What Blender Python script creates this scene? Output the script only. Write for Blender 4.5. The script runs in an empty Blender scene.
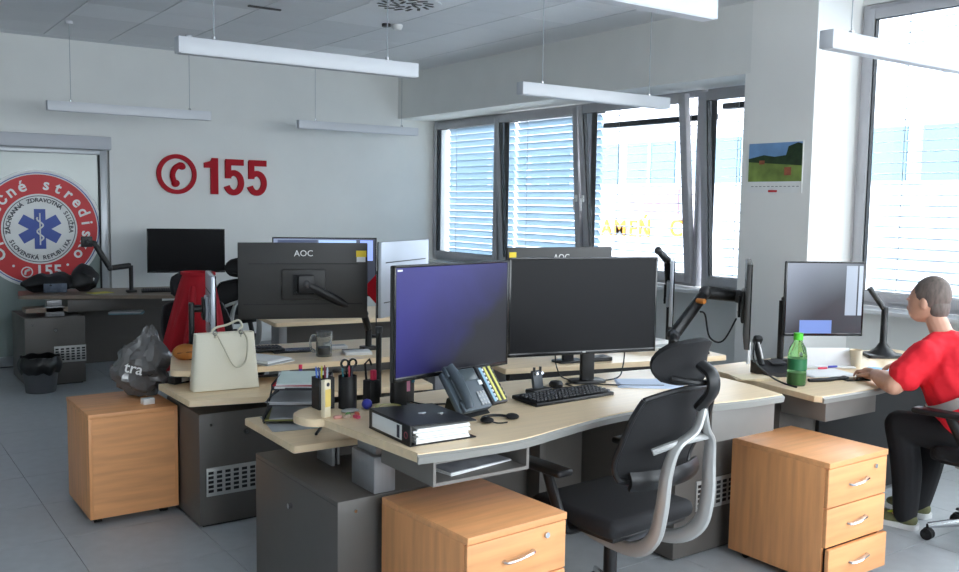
import bpy, bmesh, math, random
from mathutils import Vector, Matrix, Euler
random.seed(7)
SC = bpy.context.scene
COL = SC.collection
R = math.radians

# ------------------------------------------------------------------ camera
yaw, pit, rol = .615269, .0894306, .01513415
fw = Vector((math.sin(yaw)*math.cos(pit), math.cos(yaw)*math.cos(pit), -math.sin(pit)))
rt = Vector((math.cos(yaw), -math.sin(yaw), 0)); up = rt.cross(fw)
rt, up = math.cos(rol)*rt + math.sin(rol)*up, -math.sin(rol)*rt + math.cos(rol)*up
cd = bpy.data.cameras.new('camera'); cam = bpy.data.objects.new('camera', cd); COL.objects.link(cam)
cd.sensor_width = 36; cd.lens = 919.08/959*36; cd.clip_end = 300
cam.matrix_world = Matrix(((rt.x, up.x, -fw.x, 0), (rt.y, up.y, -fw.y, 0), (rt.z, up.z, -fw.z, 1.7), (0, 0, 0, 1)))
SC.camera = cam
# ------------------------------------------------------------------ world, exposure
W = bpy.data.worlds.new('sky'); SC.world = W; W.use_nodes = True
bg = W.node_tree.nodes['Background']; bg.inputs[0].default_value = (.96, .975, 1, 1); bg.inputs[1].default_value = 9.0
vs = SC.view_settings
vs.view_transform = 'Standard'; vs.look = 'None'; vs.gamma = 1; vs.use_curve_mapping = False
vs.exposure = 0.68
cy = SC.cycles
cy.use_denoising = True; cy.max_bounces = 9; cy.diffuse_bounces = 6; cy.glossy_bounces = 4; cy.transparent_max_bounces = 24
cy.sample_clamp_indirect = 8; cy.caustics_reflective = False; cy.caustics_refractive = False
def portal(y0, y1, z0, z1, x=6.34):
    l = bpy.data.lights.new('window_daylight', 'AREA'); l.shape = 'RECTANGLE'; l.size = z1-z0; l.size_y = y1-y0
    l.cycles.is_portal = True
    o = bpy.data.objects.new('window_daylight', l); COL.objects.link(o)
    o.location = (x, (y0+y1)/2, (z0+z1)/2); o.rotation_euler = (0, R(90), 0)
portal(4.76, 10.08, 1.0, 2.72); portal(-2.5, 4.08, 1.0, 3.2)
l = bpy.data.objects['window_daylight'].data.copy(); l.size = 6.1; l.size_y = 2.2
o = bpy.data.objects.new('window_daylight', l); COL.objects.link(o); o.location = (3.1, -2.9, 2.1); o.rotation_euler = (R(90), 0, 0)  # portal for the added, unseen front wall windows

# ------------------------------------------------------------------ materials
def lin(c): return tuple((x/255/12.92 if x/255 <= .04045 else ((x/255+.055)/1.055)**2.4) for x in c) + (1,)
MATS = {}
def mat(name, rgb, rough=.5, metal=0, noise=0, nscale=8, bump=0, bscale=60, trans=0, emit=None, alpha=1, ior=1.45, spec=.5, stretch=(1, 1, 1)):
    if name in MATS: return MATS[name]
    m = bpy.data.materials.new(name); m.use_nodes = True; t = m.node_tree; p = t.nodes['Principled BSDF']
    c = lin(rgb)
    p.inputs['Base Color'].default_value = c; p.inputs['Roughness'].default_value = rough; p.inputs['Metallic'].default_value = metal
    p.inputs['Transmission Weight'].default_value = trans; p.inputs['IOR'].default_value = ior; p.inputs['Alpha'].default_value = alpha
    p.inputs['Specular IOR Level'].default_value = spec
    if noise or bump:
        tc = t.nodes.new('ShaderNodeTexCoord'); mp = t.nodes.new('ShaderNodeMapping'); t.links.new(tc.outputs['Object'], mp.inputs[0])
        mp.inputs['Scale'].default_value = stretch
        if noise:
            n = t.nodes.new('ShaderNodeTexNoise'); n.inputs['Scale'].default_value = nscale; n.inputs['Detail'].default_value = 5
            t.links.new(mp.outputs[0], n.inputs[0])
            r = t.nodes.new('ShaderNodeValToRGB'); r.color_ramp.elements[0].position = .3; r.color_ramp.elements[1].position = .7
            r.color_ramp.elements[0].color = tuple(x*(1-noise) for x in c[:3])+(1,); r.color_ramp.elements[1].color = tuple(min(1, x*(1+noise)) for x in c[:3])+(1,)
            t.links.new(n.outputs[0], r.inputs[0]); t.links.new(r.outputs[0], p.inputs['Base Color'])
        if bump:
            n2 = t.nodes.new('ShaderNodeTexNoise'); n2.inputs['Scale'].default_value = bscale; t.links.new(mp.outputs[0], n2.inputs[0])
            b = t.nodes.new('ShaderNodeBump'); b.inputs['Strength'].default_value = bump; b.inputs['Distance'].default_value = .01
            t.links.new(n2.outputs[0], b.inputs['Height']); t.links.new(b.outputs[0], p.inputs['Normal'])
    if emit:
        p.inputs['Emission Color'].default_value = lin(emit[0]); p.inputs['Emission Strength'].default_value = emit[1]
    MATS[name] = m
    return m
def glass(name, tint=(242, 246, 248), gloss=.08):
    if name in MATS: return MATS[name]
    m = bpy.data.materials.new(name); m.use_nodes = True; t = m.node_tree; t.nodes.clear()
    o = t.nodes.new('ShaderNodeOutputMaterial'); mx = t.nodes.new('ShaderNodeMixShader'); a = t.nodes.new('ShaderNodeBsdfTransparent'); g = t.nodes.new('ShaderNodeBsdfGlossy')
    a.inputs[0].default_value = lin(tint); g.inputs['Roughness'].default_value = .03
    lw = t.nodes.new('ShaderNodeLayerWeight'); lw.inputs[0].default_value = .5
    pw = t.nodes.new('ShaderNodeMath'); pw.operation = 'POWER'; pw.inputs[1].default_value = 5; t.links.new(lw.outputs['Facing'], pw.inputs[0])
    sc = t.nodes.new('ShaderNodeMath'); sc.operation = 'MULTIPLY_ADD'; sc.inputs[1].default_value = .7; sc.inputs[2].default_value = .03; t.links.new(pw.outputs[0], sc.inputs[0])
    t.links.new(sc.outputs[0], mx.inputs[0]); t.links.new(a.outputs[0], mx.inputs[1]); t.links.new(g.outputs[0], mx.inputs[2]); t.links.new(mx.outputs[0], o.inputs[0])
    MATS[name] = m
    return m
def gradient_screen(name, ca, cb, cc, strength, scale=1.4, wave=True):
    m = bpy.data.materials.new(name); m.use_nodes = True; t = m.node_tree; p = t.nodes['Principled BSDF']
    p.inputs['Base Color'].default_value = (.006, .006, .008, 1); p.inputs['Roughness'].default_value = .28; p.inputs['Specular IOR Level'].default_value = .4
    tc = t.nodes.new('ShaderNodeTexCoord'); sp = t.nodes.new('ShaderNodeSeparateXYZ'); t.links.new(tc.outputs['Object'], sp.inputs[0])
    mu = t.nodes.new('ShaderNodeMath'); mu.operation = 'MULTIPLY_ADD'; mu.inputs[1].default_value = -.75*scale; mu.inputs[2].default_value = .2
    t.links.new(sp.outputs['X'], mu.inputs[0])
    mz = t.nodes.new('ShaderNodeMath'); mz.operation = 'MULTIPLY_ADD'; mz.inputs[1].default_value = 1.1*scale; t.links.new(sp.outputs['Z'], mz.inputs[0]); t.links.new(mu.outputs[0], mz.inputs[2])
    n = t.nodes.new('ShaderNodeTexNoise'); n.inputs['Scale'].default_value = 3; n.inputs['Distortion'].default_value = 1.5; t.links.new(tc.outputs['Object'], n.inputs[0])
    ad = t.nodes.new('ShaderNodeMath'); ad.operation = 'MULTIPLY_ADD'; ad.inputs[1].default_value = .35 if wave else .05; t.links.new(n.outputs[0], ad.inputs[0]); t.links.new(mz.outputs[0], ad.inputs[2])
    r = t.nodes.new('ShaderNodeValToRGB'); e = r.color_ramp.elements; e[0].color = lin(ca); e[0].position = .12; e[1].color = lin(cc); e[1].position = .75
    k = e.new(.34); k.color = lin(cb)
    t.links.new(ad.outputs[0], r.inputs[0]); t.links.new(r.outputs[0], p.inputs['Emission Color']); p.inputs['Emission Strength'].default_value = strength
    return m

M_wall = mat('painted_wall', (226, 227, 224), .8, noise=.02, nscale=3, bump=.03, bscale=200)
M_wallw = mat('painted_pillar', (234, 234, 231), .8, noise=.015, nscale=3)
M_ceil = mat('ceiling_panel', (220, 222, 226), .45, noise=.02, nscale=2, bump=.02, bscale=300)
M_ceil2 = mat('ceiling_panel_pale', (232, 234, 238), .4, noise=.02, nscale=2)
M_ceiljoint = mat('ceiling_joint', (96, 98, 102), .7)
M_floor = mat('floor_tile_vinyl', (176, 181, 185), .38, noise=.05, nscale=14, bump=.01, bscale=90)
M_joint = mat('floor_joint', (112, 116, 120), .7)
M_frame = mat('window_frame_grey', (176, 176, 180), .42, noise=.03)
M_framed = mat('window_gasket', (38, 40, 42), .6)
M_pane = glass('window_pane')
M_slat = mat('blind_slat_aluminium', (150, 160, 170), .5)
def translucent(m, col, fac):
    t = m.node_tree; p = t.nodes['Principled BSDF']; o = t.nodes['Material Output']
    tr = t.nodes.new('ShaderNodeBsdfTranslucent'); tr.inputs[0].default_value = lin(col); mx = t.nodes.new('ShaderNodeMixShader'); mx.inputs[0].default_value = fac
    t.links.new(p.outputs[0], mx.inputs[1]); t.links.new(tr.outputs[0], mx.inputs[2]); t.links.new(mx.outputs[0], o.inputs[0])
translucent(M_slat, (208, 226, 238), .44)
M_cord = mat('blind_cord', (160, 166, 172), .7)
M_sill = mat('sill_white', (214, 216, 218), .4)
M_beech = mat('beech_veneer_vertical', (226, 160, 106), .42, noise=.13, nscale=5, stretch=(6, 6, .5))
M_beechh = mat('beech_veneer_horizontal', (230, 164, 110), .42, noise=.12, nscale=5, stretch=(.5, 6, 6))
M_maple = mat('maple_laminate', (236, 211, 174), .34, noise=.06, nscale=4, stretch=(.6, 9, 9))
M_maplee = mat('maple_edge', (216, 192, 158), .45, noise=.06, nscale=5, stretch=(.6, 6, 6))
M_edge = mat('grey_edge_band', (142, 142, 138), .4)
M_dark = mat('anthracite_steel', (90, 86, 82), .42, noise=.04, nscale=6)
M_under = mat('under_panel_grey', (118, 114, 110), .5, noise=.03)
M_blackm = mat('black_metal', (26, 26, 28), .45)
M_black = mat('black_plastic', (22, 22, 24), .42)
M_blackg = mat('black_plastic_gloss', (16, 16, 18), .2)
M_char = mat('charcoal_plastic', (52, 52, 55), .45)
M_mon = mat('monitor_back_black', (58, 57, 56), .5, bump=.04, bscale=220)
M_mons = mat('monitor_back_silver', (190, 196, 205), .32, metal=.35)
M_off = mat('screen_dark', (14, 14, 17), .38, spec=.18)
M_silver = mat('brushed_aluminium', (176, 176, 178), .34, metal=.7)
M_chrome = mat('chrome', (205, 206, 208), .16, metal=1)
M_satin = mat('satin_silver_paint', (182, 182, 180), .35, metal=.35)
M_alu = mat('column_aluminium', (150, 150, 152), .42, metal=.45, noise=.05, nscale=6, stretch=(12, 12, .4))
M_lamp = mat('lamp_white', (208, 211, 216), .35)
M_lampd = mat('lamp_diffuser', (205, 208, 214), .5)
M_white = mat('white_plastic', (226, 227, 226), .5)
M_paper = mat('white_paper', (232, 233, 232), .8, noise=.02, nscale=20)
M_paperg = mat('grey_paper', (176, 178, 180), .8, noise=.05, nscale=10)
M_red = mat('red_letters', (168, 10, 30), .6, spec=.25)
M_redp = mat('red_print', (196, 40, 46), .5)
M_blue = mat('blue_print', (58, 82, 160), .5)
M_print = mat('black_print', (44, 46, 60), .6)
M_mesh = mat('black_mesh_fabric', (30, 30, 32), .8, noise=.3, nscale=260, bump=.5, bscale=420)
M_seat = mat('black_seat_fabric', (28, 28, 31), .8, bump=.3, bscale=300)
M_rubber = mat('black_rubber', (18, 18, 19), .7)
M_cable = mat('cable_black', (20, 20, 21), .5)
M_bag = mat('cream_leather', (226, 221, 202), .42, bump=.06, bscale=120)
M_strap = mat('cream_strap', (198, 192, 172), .45)
M_plasticbag = mat('grey_film', (100, 98, 98), .2, noise=.12, nscale=9, bump=.25, bscale=30, spec=.9)
M_jacket = mat('red_fabric', (176, 20, 36), .8, noise=.12, nscale=6, bump=.2, bscale=200)
M_shirt = mat('red_shirt_fabric', (236, 34, 50), .8, bump=.35, bscale=18)
M_reflect = mat('reflective_band', (178, 168, 164), .45, metal=.2)
M_skin = mat('skin', (208, 160, 136), .5, noise=.05, nscale=12)
M_hair = mat('grey_brown_hair', (108, 96, 90), .7, noise=.3, nscale=60, stretch=(1, 1, .3))
M_trouser = mat('black_trousers', (24, 24, 27), .85)
M_orange = mat('orange_leather', (196, 124, 58), .5, noise=.15, nscale=12)
M_yellow = mat('yellow_sticker', (236, 206, 40), .5)
M_pink = mat('pink_plastic', (240, 60, 96), .4)
M_green = mat('green_plastic', (84, 200, 58), .3)
M_olive = mat('olive_folder', (126, 124, 62), .6)
M_ext = mat('facade_plaster', (160, 163, 172), .9, noise=.04)
M_extw = mat('facade_window_glass', (66, 92, 104), .3)
M_extp = mat('facade_pink', (122, 98, 108), .9)
M_exty = mat('facade_yellow', (178, 112, 0), .6)
M_extg = mat('pavement', (170, 170, 168), .9, noise=.06)

# ------------------------------------------------------------------ mesh builder
class MB:
    def __init__(s): s.bm = bmesh.new()
    def _mv(s, vs, c, rot=(0, 0, 0)):
        m = Matrix.Translation(Vector(c)) @ Euler([R(a) for a in rot]).to_matrix().to_4x4()
        bmesh.ops.transform(s.bm, matrix=m, verts=vs)
    def box(s, c, d, bev=0, rot=(0, 0, 0), seg=2):
        g = bmesh.ops.create_cube(s.bm, size=1)['verts']
        bmesh.ops.scale(s.bm, vec=d, verts=g)
        if bev:
            ed = list({e for v in g for e in v.link_edges})
            r = bmesh.ops.bevel(s.bm, geom=ed, offset=min(bev, min(d)*.49), segments=seg, affect='EDGES', profile=.5)
            g = list({v for f in r['faces'] for v in f.verts} | {v for v in g if v.is_valid})
        s._mv(g, c, rot); return s
    def rng(s, x0, x1, y0, y1, z0, z1, bev=0):
        return s.box(((x0+x1)/2, (y0+y1)/2, (z0+z1)/2), (x1-x0, y1-y0, z1-z0), bev)
    def cyl(s, c, r, h, n=18, r2=None, rot=(0, 0, 0)):
        g = bmesh.ops.create_cone(s.bm, cap_ends=True, segments=n, radius1=r, radius2=r if r2 is None else r2, depth=h)['verts']
        s._mv(g, c, rot); return s
    def sph(s, c, d, u=16, v=10, rot=(0, 0, 0)):
        g = bmesh.ops.create_uvsphere(s.bm, u_segments=u, v_segments=v, radius=1)['verts']
        bmesh.ops.scale(s.bm, vec=d if not isinstance(d, (int, float)) else (d, d, d), verts=g); s._mv(g, c, rot); return s
    def prism(s, pts, z0, z1, c=(0, 0, 0), rot=(0, 0, 0), bev=0):
        b = [s.bm.verts.new((x, y, z0)) for x, y in pts]; t = [s.bm.verts.new((x, y, z1)) for x, y in pts]; n = len(pts)
        s.bm.faces.new(b[::-1]); top = s.bm.faces.new(t)
        for i in range(n): s.bm.faces.new((b[i], b[(i+1) % n], t[(i+1) % n], t[i]))
        g = b+t
        if bev:
            r = bmesh.ops.bevel(s.bm, geom=list(top.edges), offset=bev, segments=2, affect='EDGES', profile=.5)
            g = list({v for v in g if v.is_valid} | {v for f in r['faces'] for v in f.verts})
        s._mv(g, c, rot); return s
    def tube(s, pts, r, n=8, flat=None):
        P = [Vector(p) for p in pts]; k = len(P); rr = r if isinstance(r, (list, tuple)) else [r]*k
        T = [(P[min(i+1, k-1)]-P[max(i-1, 0)]).normalized() for i in range(k)]
        a = Vector((0, 0, 1)) if abs(T[0].z) < .9 else Vector((1, 0, 0))
        N = (a - T[0]*a.dot(T[0])).normalized(); rings = []
        for i in range(k):
            N = (N - T[i]*N.dot(T[i])); N = N.normalized() if N.length > 1e-6 else T[i].orthogonal().normalized()
            Bn = T[i].cross(N); fx = flat or 1
            rings.append([s.bm.verts.new(P[i] + rr[i]*(math.cos(2*math.pi*j/n)*N + fx*math.sin(2*math.pi*j/n)*Bn)) for j in range(n)])
        for i in range(k-1):
            for j in range(n): s.bm.faces.new((rings[i][j], rings[i][(j+1) % n], rings[i+1][(j+1) % n], rings[i+1][j]))
        s.bm.faces.new(rings[0][::-1]); s.bm.faces.new(rings[-1]); return s
    def lathe(s, prof, c=(0, 0, 0), n=24, rot=(0, 0, 0)):
        rings = [[s.bm.verts.new((r*math.cos(2*math.pi*j/n), r*math.sin(2*math.pi*j/n), z)) for j in range(n)] for r, z in prof]
        for i in range(len(rings)-1):
            for j in range(n): s.bm.faces.new((rings[i][j], rings[i][(j+1) % n], rings[i+1][(j+1) % n], rings[i+1][j]))
        if prof[0] == prof[-1]: pass
        elif prof[0][0] > 1e-5: s.bm.faces.new(rings[0][::-1])
        if prof[0] != prof[-1] and prof[-1][0] > 1e-5: s.bm.faces.new(rings[-1])
        s._mv([v for r_ in rings for v in r_], c, rot); return s
    def grid(s, fn, nu, nv, closed=False, th=0):
        """surface fn(u,v) -> point; with thickness th along the normal"""
        V = [[s.bm.verts.new(fn(i/nu, j/nv)) for j in range(nv+1)] for i in range(nu+1 if not closed else nu)]
        fs = []
        for i in range(nu):
            for j in range(nv):
                a = V[i]; b = V[(i+1) % len(V)]
                fs.append(s.bm.faces.new((a[j], b[j], b[j+1], a[j+1])))
        if th:
            s.bm.normal_update()
            bmesh.ops.solidify(s.bm, geom=fs, thickness=th)
        return s
    def ring(s, ro, ri, z0, z1, c=(0, 0, 0), rot=(0, 0, 0), n=48):
        return s.lathe([(ri, z0), (ro, z0), (ro, z1), (ri, z1), (ri, z0)], c, n, rot)
    def text(s, txt, size, mtx, ext=.001, bold=0):
        cu = bpy.data.curves.new('t', 'FONT'); cu.body = txt; cu.size = size; cu.extrude = ext; cu.align_x = 'CENTER'; cu.align_y = 'CENTER'; cu.resolution_u = 3; cu.offset = bold
        o = bpy.data.objects.new('t', cu); COL.objects.link(o); bpy.context.view_layer.update()
        me = bpy.data.meshes.new_from_object(o.evaluated_get(bpy.context.evaluated_depsgraph_get()))
        k = len(s.bm.verts); me.transform(mtx); s.bm.from_mesh(me)
        bpy.data.objects.remove(o); bpy.data.curves.remove(cu); bpy.data.meshes.remove(me); return s
    def obj(s, name, m, parent=None, smooth=True, ang=35):
        bmesh.ops.remove_doubles(s.bm, verts=s.bm.verts, dist=1e-6)
        bmesh.ops.recalc_face_normals(s.bm, faces=s.bm.faces)
        me = bpy.data.meshes.new(name); s.bm.to_mesh(me); s.bm.free(); me.materials.append(m)
        if smooth:
            me.polygons.foreach_set('use_smooth', [True]*len(me.polygons)); me.set_sharp_from_angle(angle=R(ang))
        o = bpy.data.objects.new(name, me); COL.objects.link(o)
        if parent: o.parent = parent
        return o
def link(name, me, parent=None, loc=(0, 0, 0), rot=(0, 0, 0)):
    o = bpy.data.objects.new(name, me); COL.objects.link(o); o.location = loc; o.rotation_euler = [R(a) for a in rot]
    if parent: o.parent = parent
    return o
def tag(o, label, cat, group=None):
    o['label'] = label; o['category'] = cat
    if group: o['group'] = group
    return o
def thing(name, label, cat, loc=(0, 0, 0), rz=0, group=None):
    o = bpy.data.objects.new(name, None); COL.objects.link(o); o.location = loc; o.rotation_euler = (0, 0, R(rz)); o.empty_display_size = .1
    return tag(o, label, cat, group)
def struct(o): o['kind'] = 'structure'; return o
def copy_tree(o, loc, rz, label, group=None):
    c = o.copy(); COL.objects.link(c); c.location = loc; c.rotation_euler = (0, 0, R(rz)); c['label'] = label
    if group: c['group'] = group
    for ch in o.children:
        k = ch.copy(); COL.objects.link(k); k.parent = c
        for g in ch.children:
            q = g.copy(); COL.objects.link(q); q.parent = k
    return c
def spline(pts, n=6):
    P = [Vector(p) for p in pts]; out = []
    for i in range(len(P)-1):
        a, b, c, d = P[max(i-1, 0)], P[i], P[i+1], P[min(i+2, len(P)-1)]
        for k in range(n):
            t = k/n; out.append(.5*((2*b)+(c-a)*t+(2*a-5*b+4*c-d)*t*t+(3*b-a-3*c+d)*t**3))
    return out+[P[-1]]
def rounded(pts, r=.05, n=5):
    """polygon with rounded corners; r may be a list"""
    out = []; k = len(pts)
    for i in range(k):
        a, b, c = Vector(pts[i-1]), Vector(pts[i]), Vector(pts[(i+1) % k]); q = r[i] if isinstance(r, (list, tuple)) else r
        if q <= 0: out.append(tuple(b)); continue
        d1 = (a-b); d2 = (c-b); q = min(q, d1.length*.45, d2.length*.45)
        p = b+d1.normalized()*q; s = b+d2.normalized()*q
        for j in range(n+1):
            t = j/n; out.append(tuple((1-t)**2*p+2*t*(1-t)*b+t*t*s))
    return out

# ================================================================== ROOM SHELL
X0, XW, Y0, YB, ZC = -2.6, 6.40, -3.0, 10.10, 3.28
fl = struct(MB().rng(X0-.2, XW+.25, Y0-.2, YB+.2, -.2, -.004).obj('floor', M_joint, smooth=False))
PT = .604
tm = MB(); tm.box((0, 0, 0), (PT-.0035, PT-.0035, .02)); tmo = tm.obj('floor_tile', M_floor); tme = tmo.data; bpy.data.objects.remove(tmo)
for i in range(-2, 10):
    for j in range(-1, 15):
        x = .905+PT*(i-.5); y = 2.42+PT*(j-.5)-.6
        if x-PT/2 < X0 or x+PT/2 > XW-.02 or y+PT/2 > YB-.1: continue
        link('floor_tile', tme, fl, (x, y, -.01))
o = MB(); o.rng(X0, -.91, Y0, YB, -.02, 0); o.rng(-.91, XW, Y0, .609, -.02, 0); o.rng(6.344, XW, .609, YB, -.02, 0); o.rng(-.91, 6.344, 9.675, YB, -.02, 0)
rest = o.obj('floor_covering', M_floor, fl, smooth=False); rest['kind'] = 'stuff'; rest.location.z = -.001
ce = struct(MB().rng(X0-.2, XW+.25, Y0-.2, YB+.2, ZC+.02, ZC+.25).obj('ceiling', M_ceiljoint, smooth=False))
ct = MB(); ct.box((0, 0, 0), (PT-.007, PT-.007, .02), .003, seg=1); cto = ct.obj('ceiling_tile', M_ceil); ctm = cto.data; bpy.data.objects.remove(cto)
ctm2 = ctm.copy(); ctm2.materials[0] = M_ceil2
for i in range(-2, 7):
    for j in range(-12, 3):
        x = 1.77+PT*(i-.5); y = 8.73+PT*(j+.5)
        if x+PT/2 > 5.86 or y+PT/2 > YB: continue
        link('ceiling_tile', ctm if random.random() < .7 else ctm2, ce, (x, y, ZC+.01))
o = MB(); o.rng(X0, -.05, Y0, YB, ZC, ZC+.02); o.rng(-.05, 5.99, Y0, 1.47, ZC, ZC+.02); o.rng(5.40, 5.99, 1.47, YB, ZC, ZC+.02); o.rng(5.99, XW, Y0, 4.1, ZC, ZC+.02); o.rng(-.05, 5.4, 9.945, YB, ZC, ZC+.02)
o.obj('ceiling_margin', M_ceil, ce, smooth=False)
wb = MB(); wb.rng(2.40, XW+.25, YB, YB+.2, 0, ZC); wb.rng(X0, 2.40, YB, YB+.2, 2.19, ZC); wb.rng(X0, 2.40, YB+.06, YB+.2, 0, 2.19)  # last box: unseen backing added behind the door to stop light leaking in
struct(wb.obj('wall_back', M_wall, smooth=False))
struct(MB().rng(X0-.2, X0, Y0, YB+.2, 0, ZC).obj('wall_left', M_wall, smooth=False))
wf = MB(); wf.rng(X0-.2, XW+.25, Y0-.2, Y0, 0, .97); wf.rng(X0-.2, XW+.25, Y0-.2, Y0, 3.22, ZC); wf.rng(X0-.2, 0, Y0-.2, Y0, .97, 3.22); wf.rng(6.2, XW+.25, Y0-.2, Y0, .97, 3.22)
struct(wf.obj('wall_front', M_wall, smooth=False))
wr = MB(); wr.rng(XW, XW+.2, Y0, YB, 0, .97); wr.rng(XW, XW+.2, Y0, -2.5, .97, ZC); wr.rng(XW, XW+.2, 4.6, YB, 2.735, ZC); wr.rng(XW, XW+.2, Y0, 4.2, 3.22, ZC)
struct(wr.obj('wall_right', M_wall, smooth=False))
struct(MB().rng(5.853, XW+.02, 4.7, YB, 2.735, ZC).obj('trim_1', M_wall, smooth=False))['label'] = 'boxed beam above the ribbon windows'
struct(MB().rng(5.853, XW+.2, 4.12, 4.75, 0, ZC, .004).obj('wall_pillar', M_wallw, smooth=False))
struct(MB().rng(6.18, XW+.02, 4.76, YB, .94, .97, .004).obj('trim_2', M_sill))['label'] = 'white window sill board'
struct(MB().rng(6.18, XW+.02, -2.5, 4.12, .94, .97, .004).obj('trim_3', M_sill))['label'] = 'white window sill board beside the pillar'
struct(MB().rng(2.42, XW, YB-.015, YB, 0, .07).obj('baseboard_back', mat('baseboard_grey', (150, 152, 154), .5), smooth=False))
struct(MB().rng(XW-.015, XW, 4.76, YB, 0, .07).obj('baseboard_right', MATS['baseboard_grey'], smooth=False))

# glass partition door with the emblem
d = struct(thing('door_1', 'x', 'x', (0, 0, 0))); del d['label']; del d['category']
o = MB(); o.rng(2.30, 2.365, YB-.03, YB+.05, .0, 2.19, .004); o.rng(X0, 2.30, YB-.03, YB+.05, 2.14, 2.19, .004); o.rng(X0, 2.30, YB-.03, YB+.05, .02, .11, .004); o.rng(.9, .97, YB-.02, YB+.05, .11, 2.14)
o.obj('door_frame', mat('door_frame_silver', (170, 174, 178), .35, metal=.3), d)
MB().rng(2.287, 2.30, YB-.02, YB+.03, .11, 2.14).obj('door_gasket', M_framed, d)
MB().rng(.97, 2.287, YB+.005, YB+.015, .11, 2.14).obj('door_glass', mat('frosted_green_glass', (148, 160, 156), .16, spec=.6), d)
MB().rng(X0, .9, YB+.005, YB+.015, .11, 2.14).obj('door_glass', MATS['frosted_green_glass'], d)
struct(MB().rng(X0, 2.40, YB-.11, YB, 2.19, 2.325, .012).obj('trim_4', mat('roller_box_grey', (186, 188, 194), .45)))['label'] = 'shutter box above the glass door'

# ================================================================== WINDOWS, BLINDS, OUTSIDE
def bars(o, y0, y1, z0, z1, w, x0, x1, bev=.004):
    o.rng(x0, x1, y0, y0+w, z0, z1, bev); o.rng(x0, x1, y1-w, y1, z0, z1, bev)
    o.rng(x0, x1, y0+w, y1-w, z0, z0+w, bev); o.rng(x0, x1, y0+w, y1-w, z1-w, z1, bev); return o
def window(n, y0, y1, z0, z1, tilt=0, handle=None, top=None):
    w = bpy.data.objects.new('window_%d' % n, None); COL.objects.link(w); struct(w)
    o = bars(MB(), y0, y1, z0, z1, .05, 6.38, 6.46); o.obj('frame', M_frame, w)
    c = (y0+y1)/2; hw = (y1-y0)/2-.035; h = z1-z0-.07
    s = bars(MB(), -hw, hw, 0, h, .075, -.035, .03); so = s.obj('sash', M_frame, w)
    so.location = (6.385, c, z0+.035); so.rotation_euler = (0, R(-tilt), 0)
    g = bars(MB(), -hw+.07, hw-.07, .07, h-.07, .008, -.02, .02, 0).obj('gasket', M_framed, so, smooth=False)
    p = MB().rng(-.004, .004, -hw+.073, hw-.073, .073, h-.073).obj('pane', M_pane, so, smooth=False)
    if handle is not None:
        hb = MB(); hb.box((-.045, handle, 0), (.02, .03, .07), .006); hb.tube([(-.05, handle, .0), (-.075, handle, 0), (-.078, handle, -.06), (-.078, handle, -.12)], .009); hb.obj('handle', M_white, so).location.z = h*.45
    return w
window(1, 8.63, 10.08, .98, 2.735)
window(2, 7.14, 8.63, .98, 2.735, 3.5, -.68)
window(3, 5.64, 7.14, .98, 2.735, 5.5, .68)
window(4, 4.4, 5.58, .98, 2.735, 4)
window(5, 2.55, 4.10, .98, 3.21, 0)
for k, y in enumerate((1.0, -.55, -2.1)): window(6+k, y, y+1.55, .98, 3.21)
for k in range(4):
    w = window(9+k, .02+1.545*k, 1.565+1.545*k, .98, 3.21); w.rotation_euler = (0, 0, R(-90)); w.location = (0, 3.4, 0)  # unseen windows added in the front wall to brighten the room
def slat_mesh(L, width=.078):
    o = MB()
    def f(u, v):
        a = (v-.5); return (a*width, (u-.5)*L, .006*(1-4*a*a))
    o.grid(f, 1, 6, th=.0012); ob = o.obj('slat', M_slat); me = ob.data; bpy.data.objects.remove(ob); return me
def blind(label, y0, y1, ztop, zbot, tilt, pitch=.08, x=6.60, head=None):
    b = thing('venetian_blind', label, 'blind', (x, (y0+y1)/2, zbot), 0, 'exterior venetian blinds on the windows')
    L = y1-y0; me = slat_mesh(L); H = ztop-zbot; n = int(H/pitch)
    for i in range(n):
        link('slat', me, b, (0, 0, .05+pitch*i), (0, tilt, 0))
    hz = H if head is None else head-zbot
    MB().box((0, 0, hz), (.09, L, .05), .004).obj('head_rail', mat('blind_head_black', (34, 36, 40), .5), b)
    MB().box((0, 0, .01), (.08, L, .02), .004).obj('bottom_rail', M_slat, b)
    for yy in (-L*.33, L*.33): MB().tube([(-.05, yy, .02), (-.05, yy, H)], .003, 6).obj('ladder_cord', M_cord, b)
    return b
blind('pale half closed blind in the window next to the back wall', 8.66, 10.05, 2.68, .96, 68)
blind('pale blind with dark gaps in the second window from the back wall', 7.17, 8.60, 2.68, .96, 60)
blind('open blind in the third window, yellow banner behind it', 5.67, 7.11, 2.72, .96, -6, head=2.52)
blind('open blind in the narrow window touching the pillar', 4.42, 5.56, 2.72, .96, -6, head=2.60)
blind('tall bright blind in the window right of the pillar', 2.58, 4.08, 3.2, .96, -8)

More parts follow.
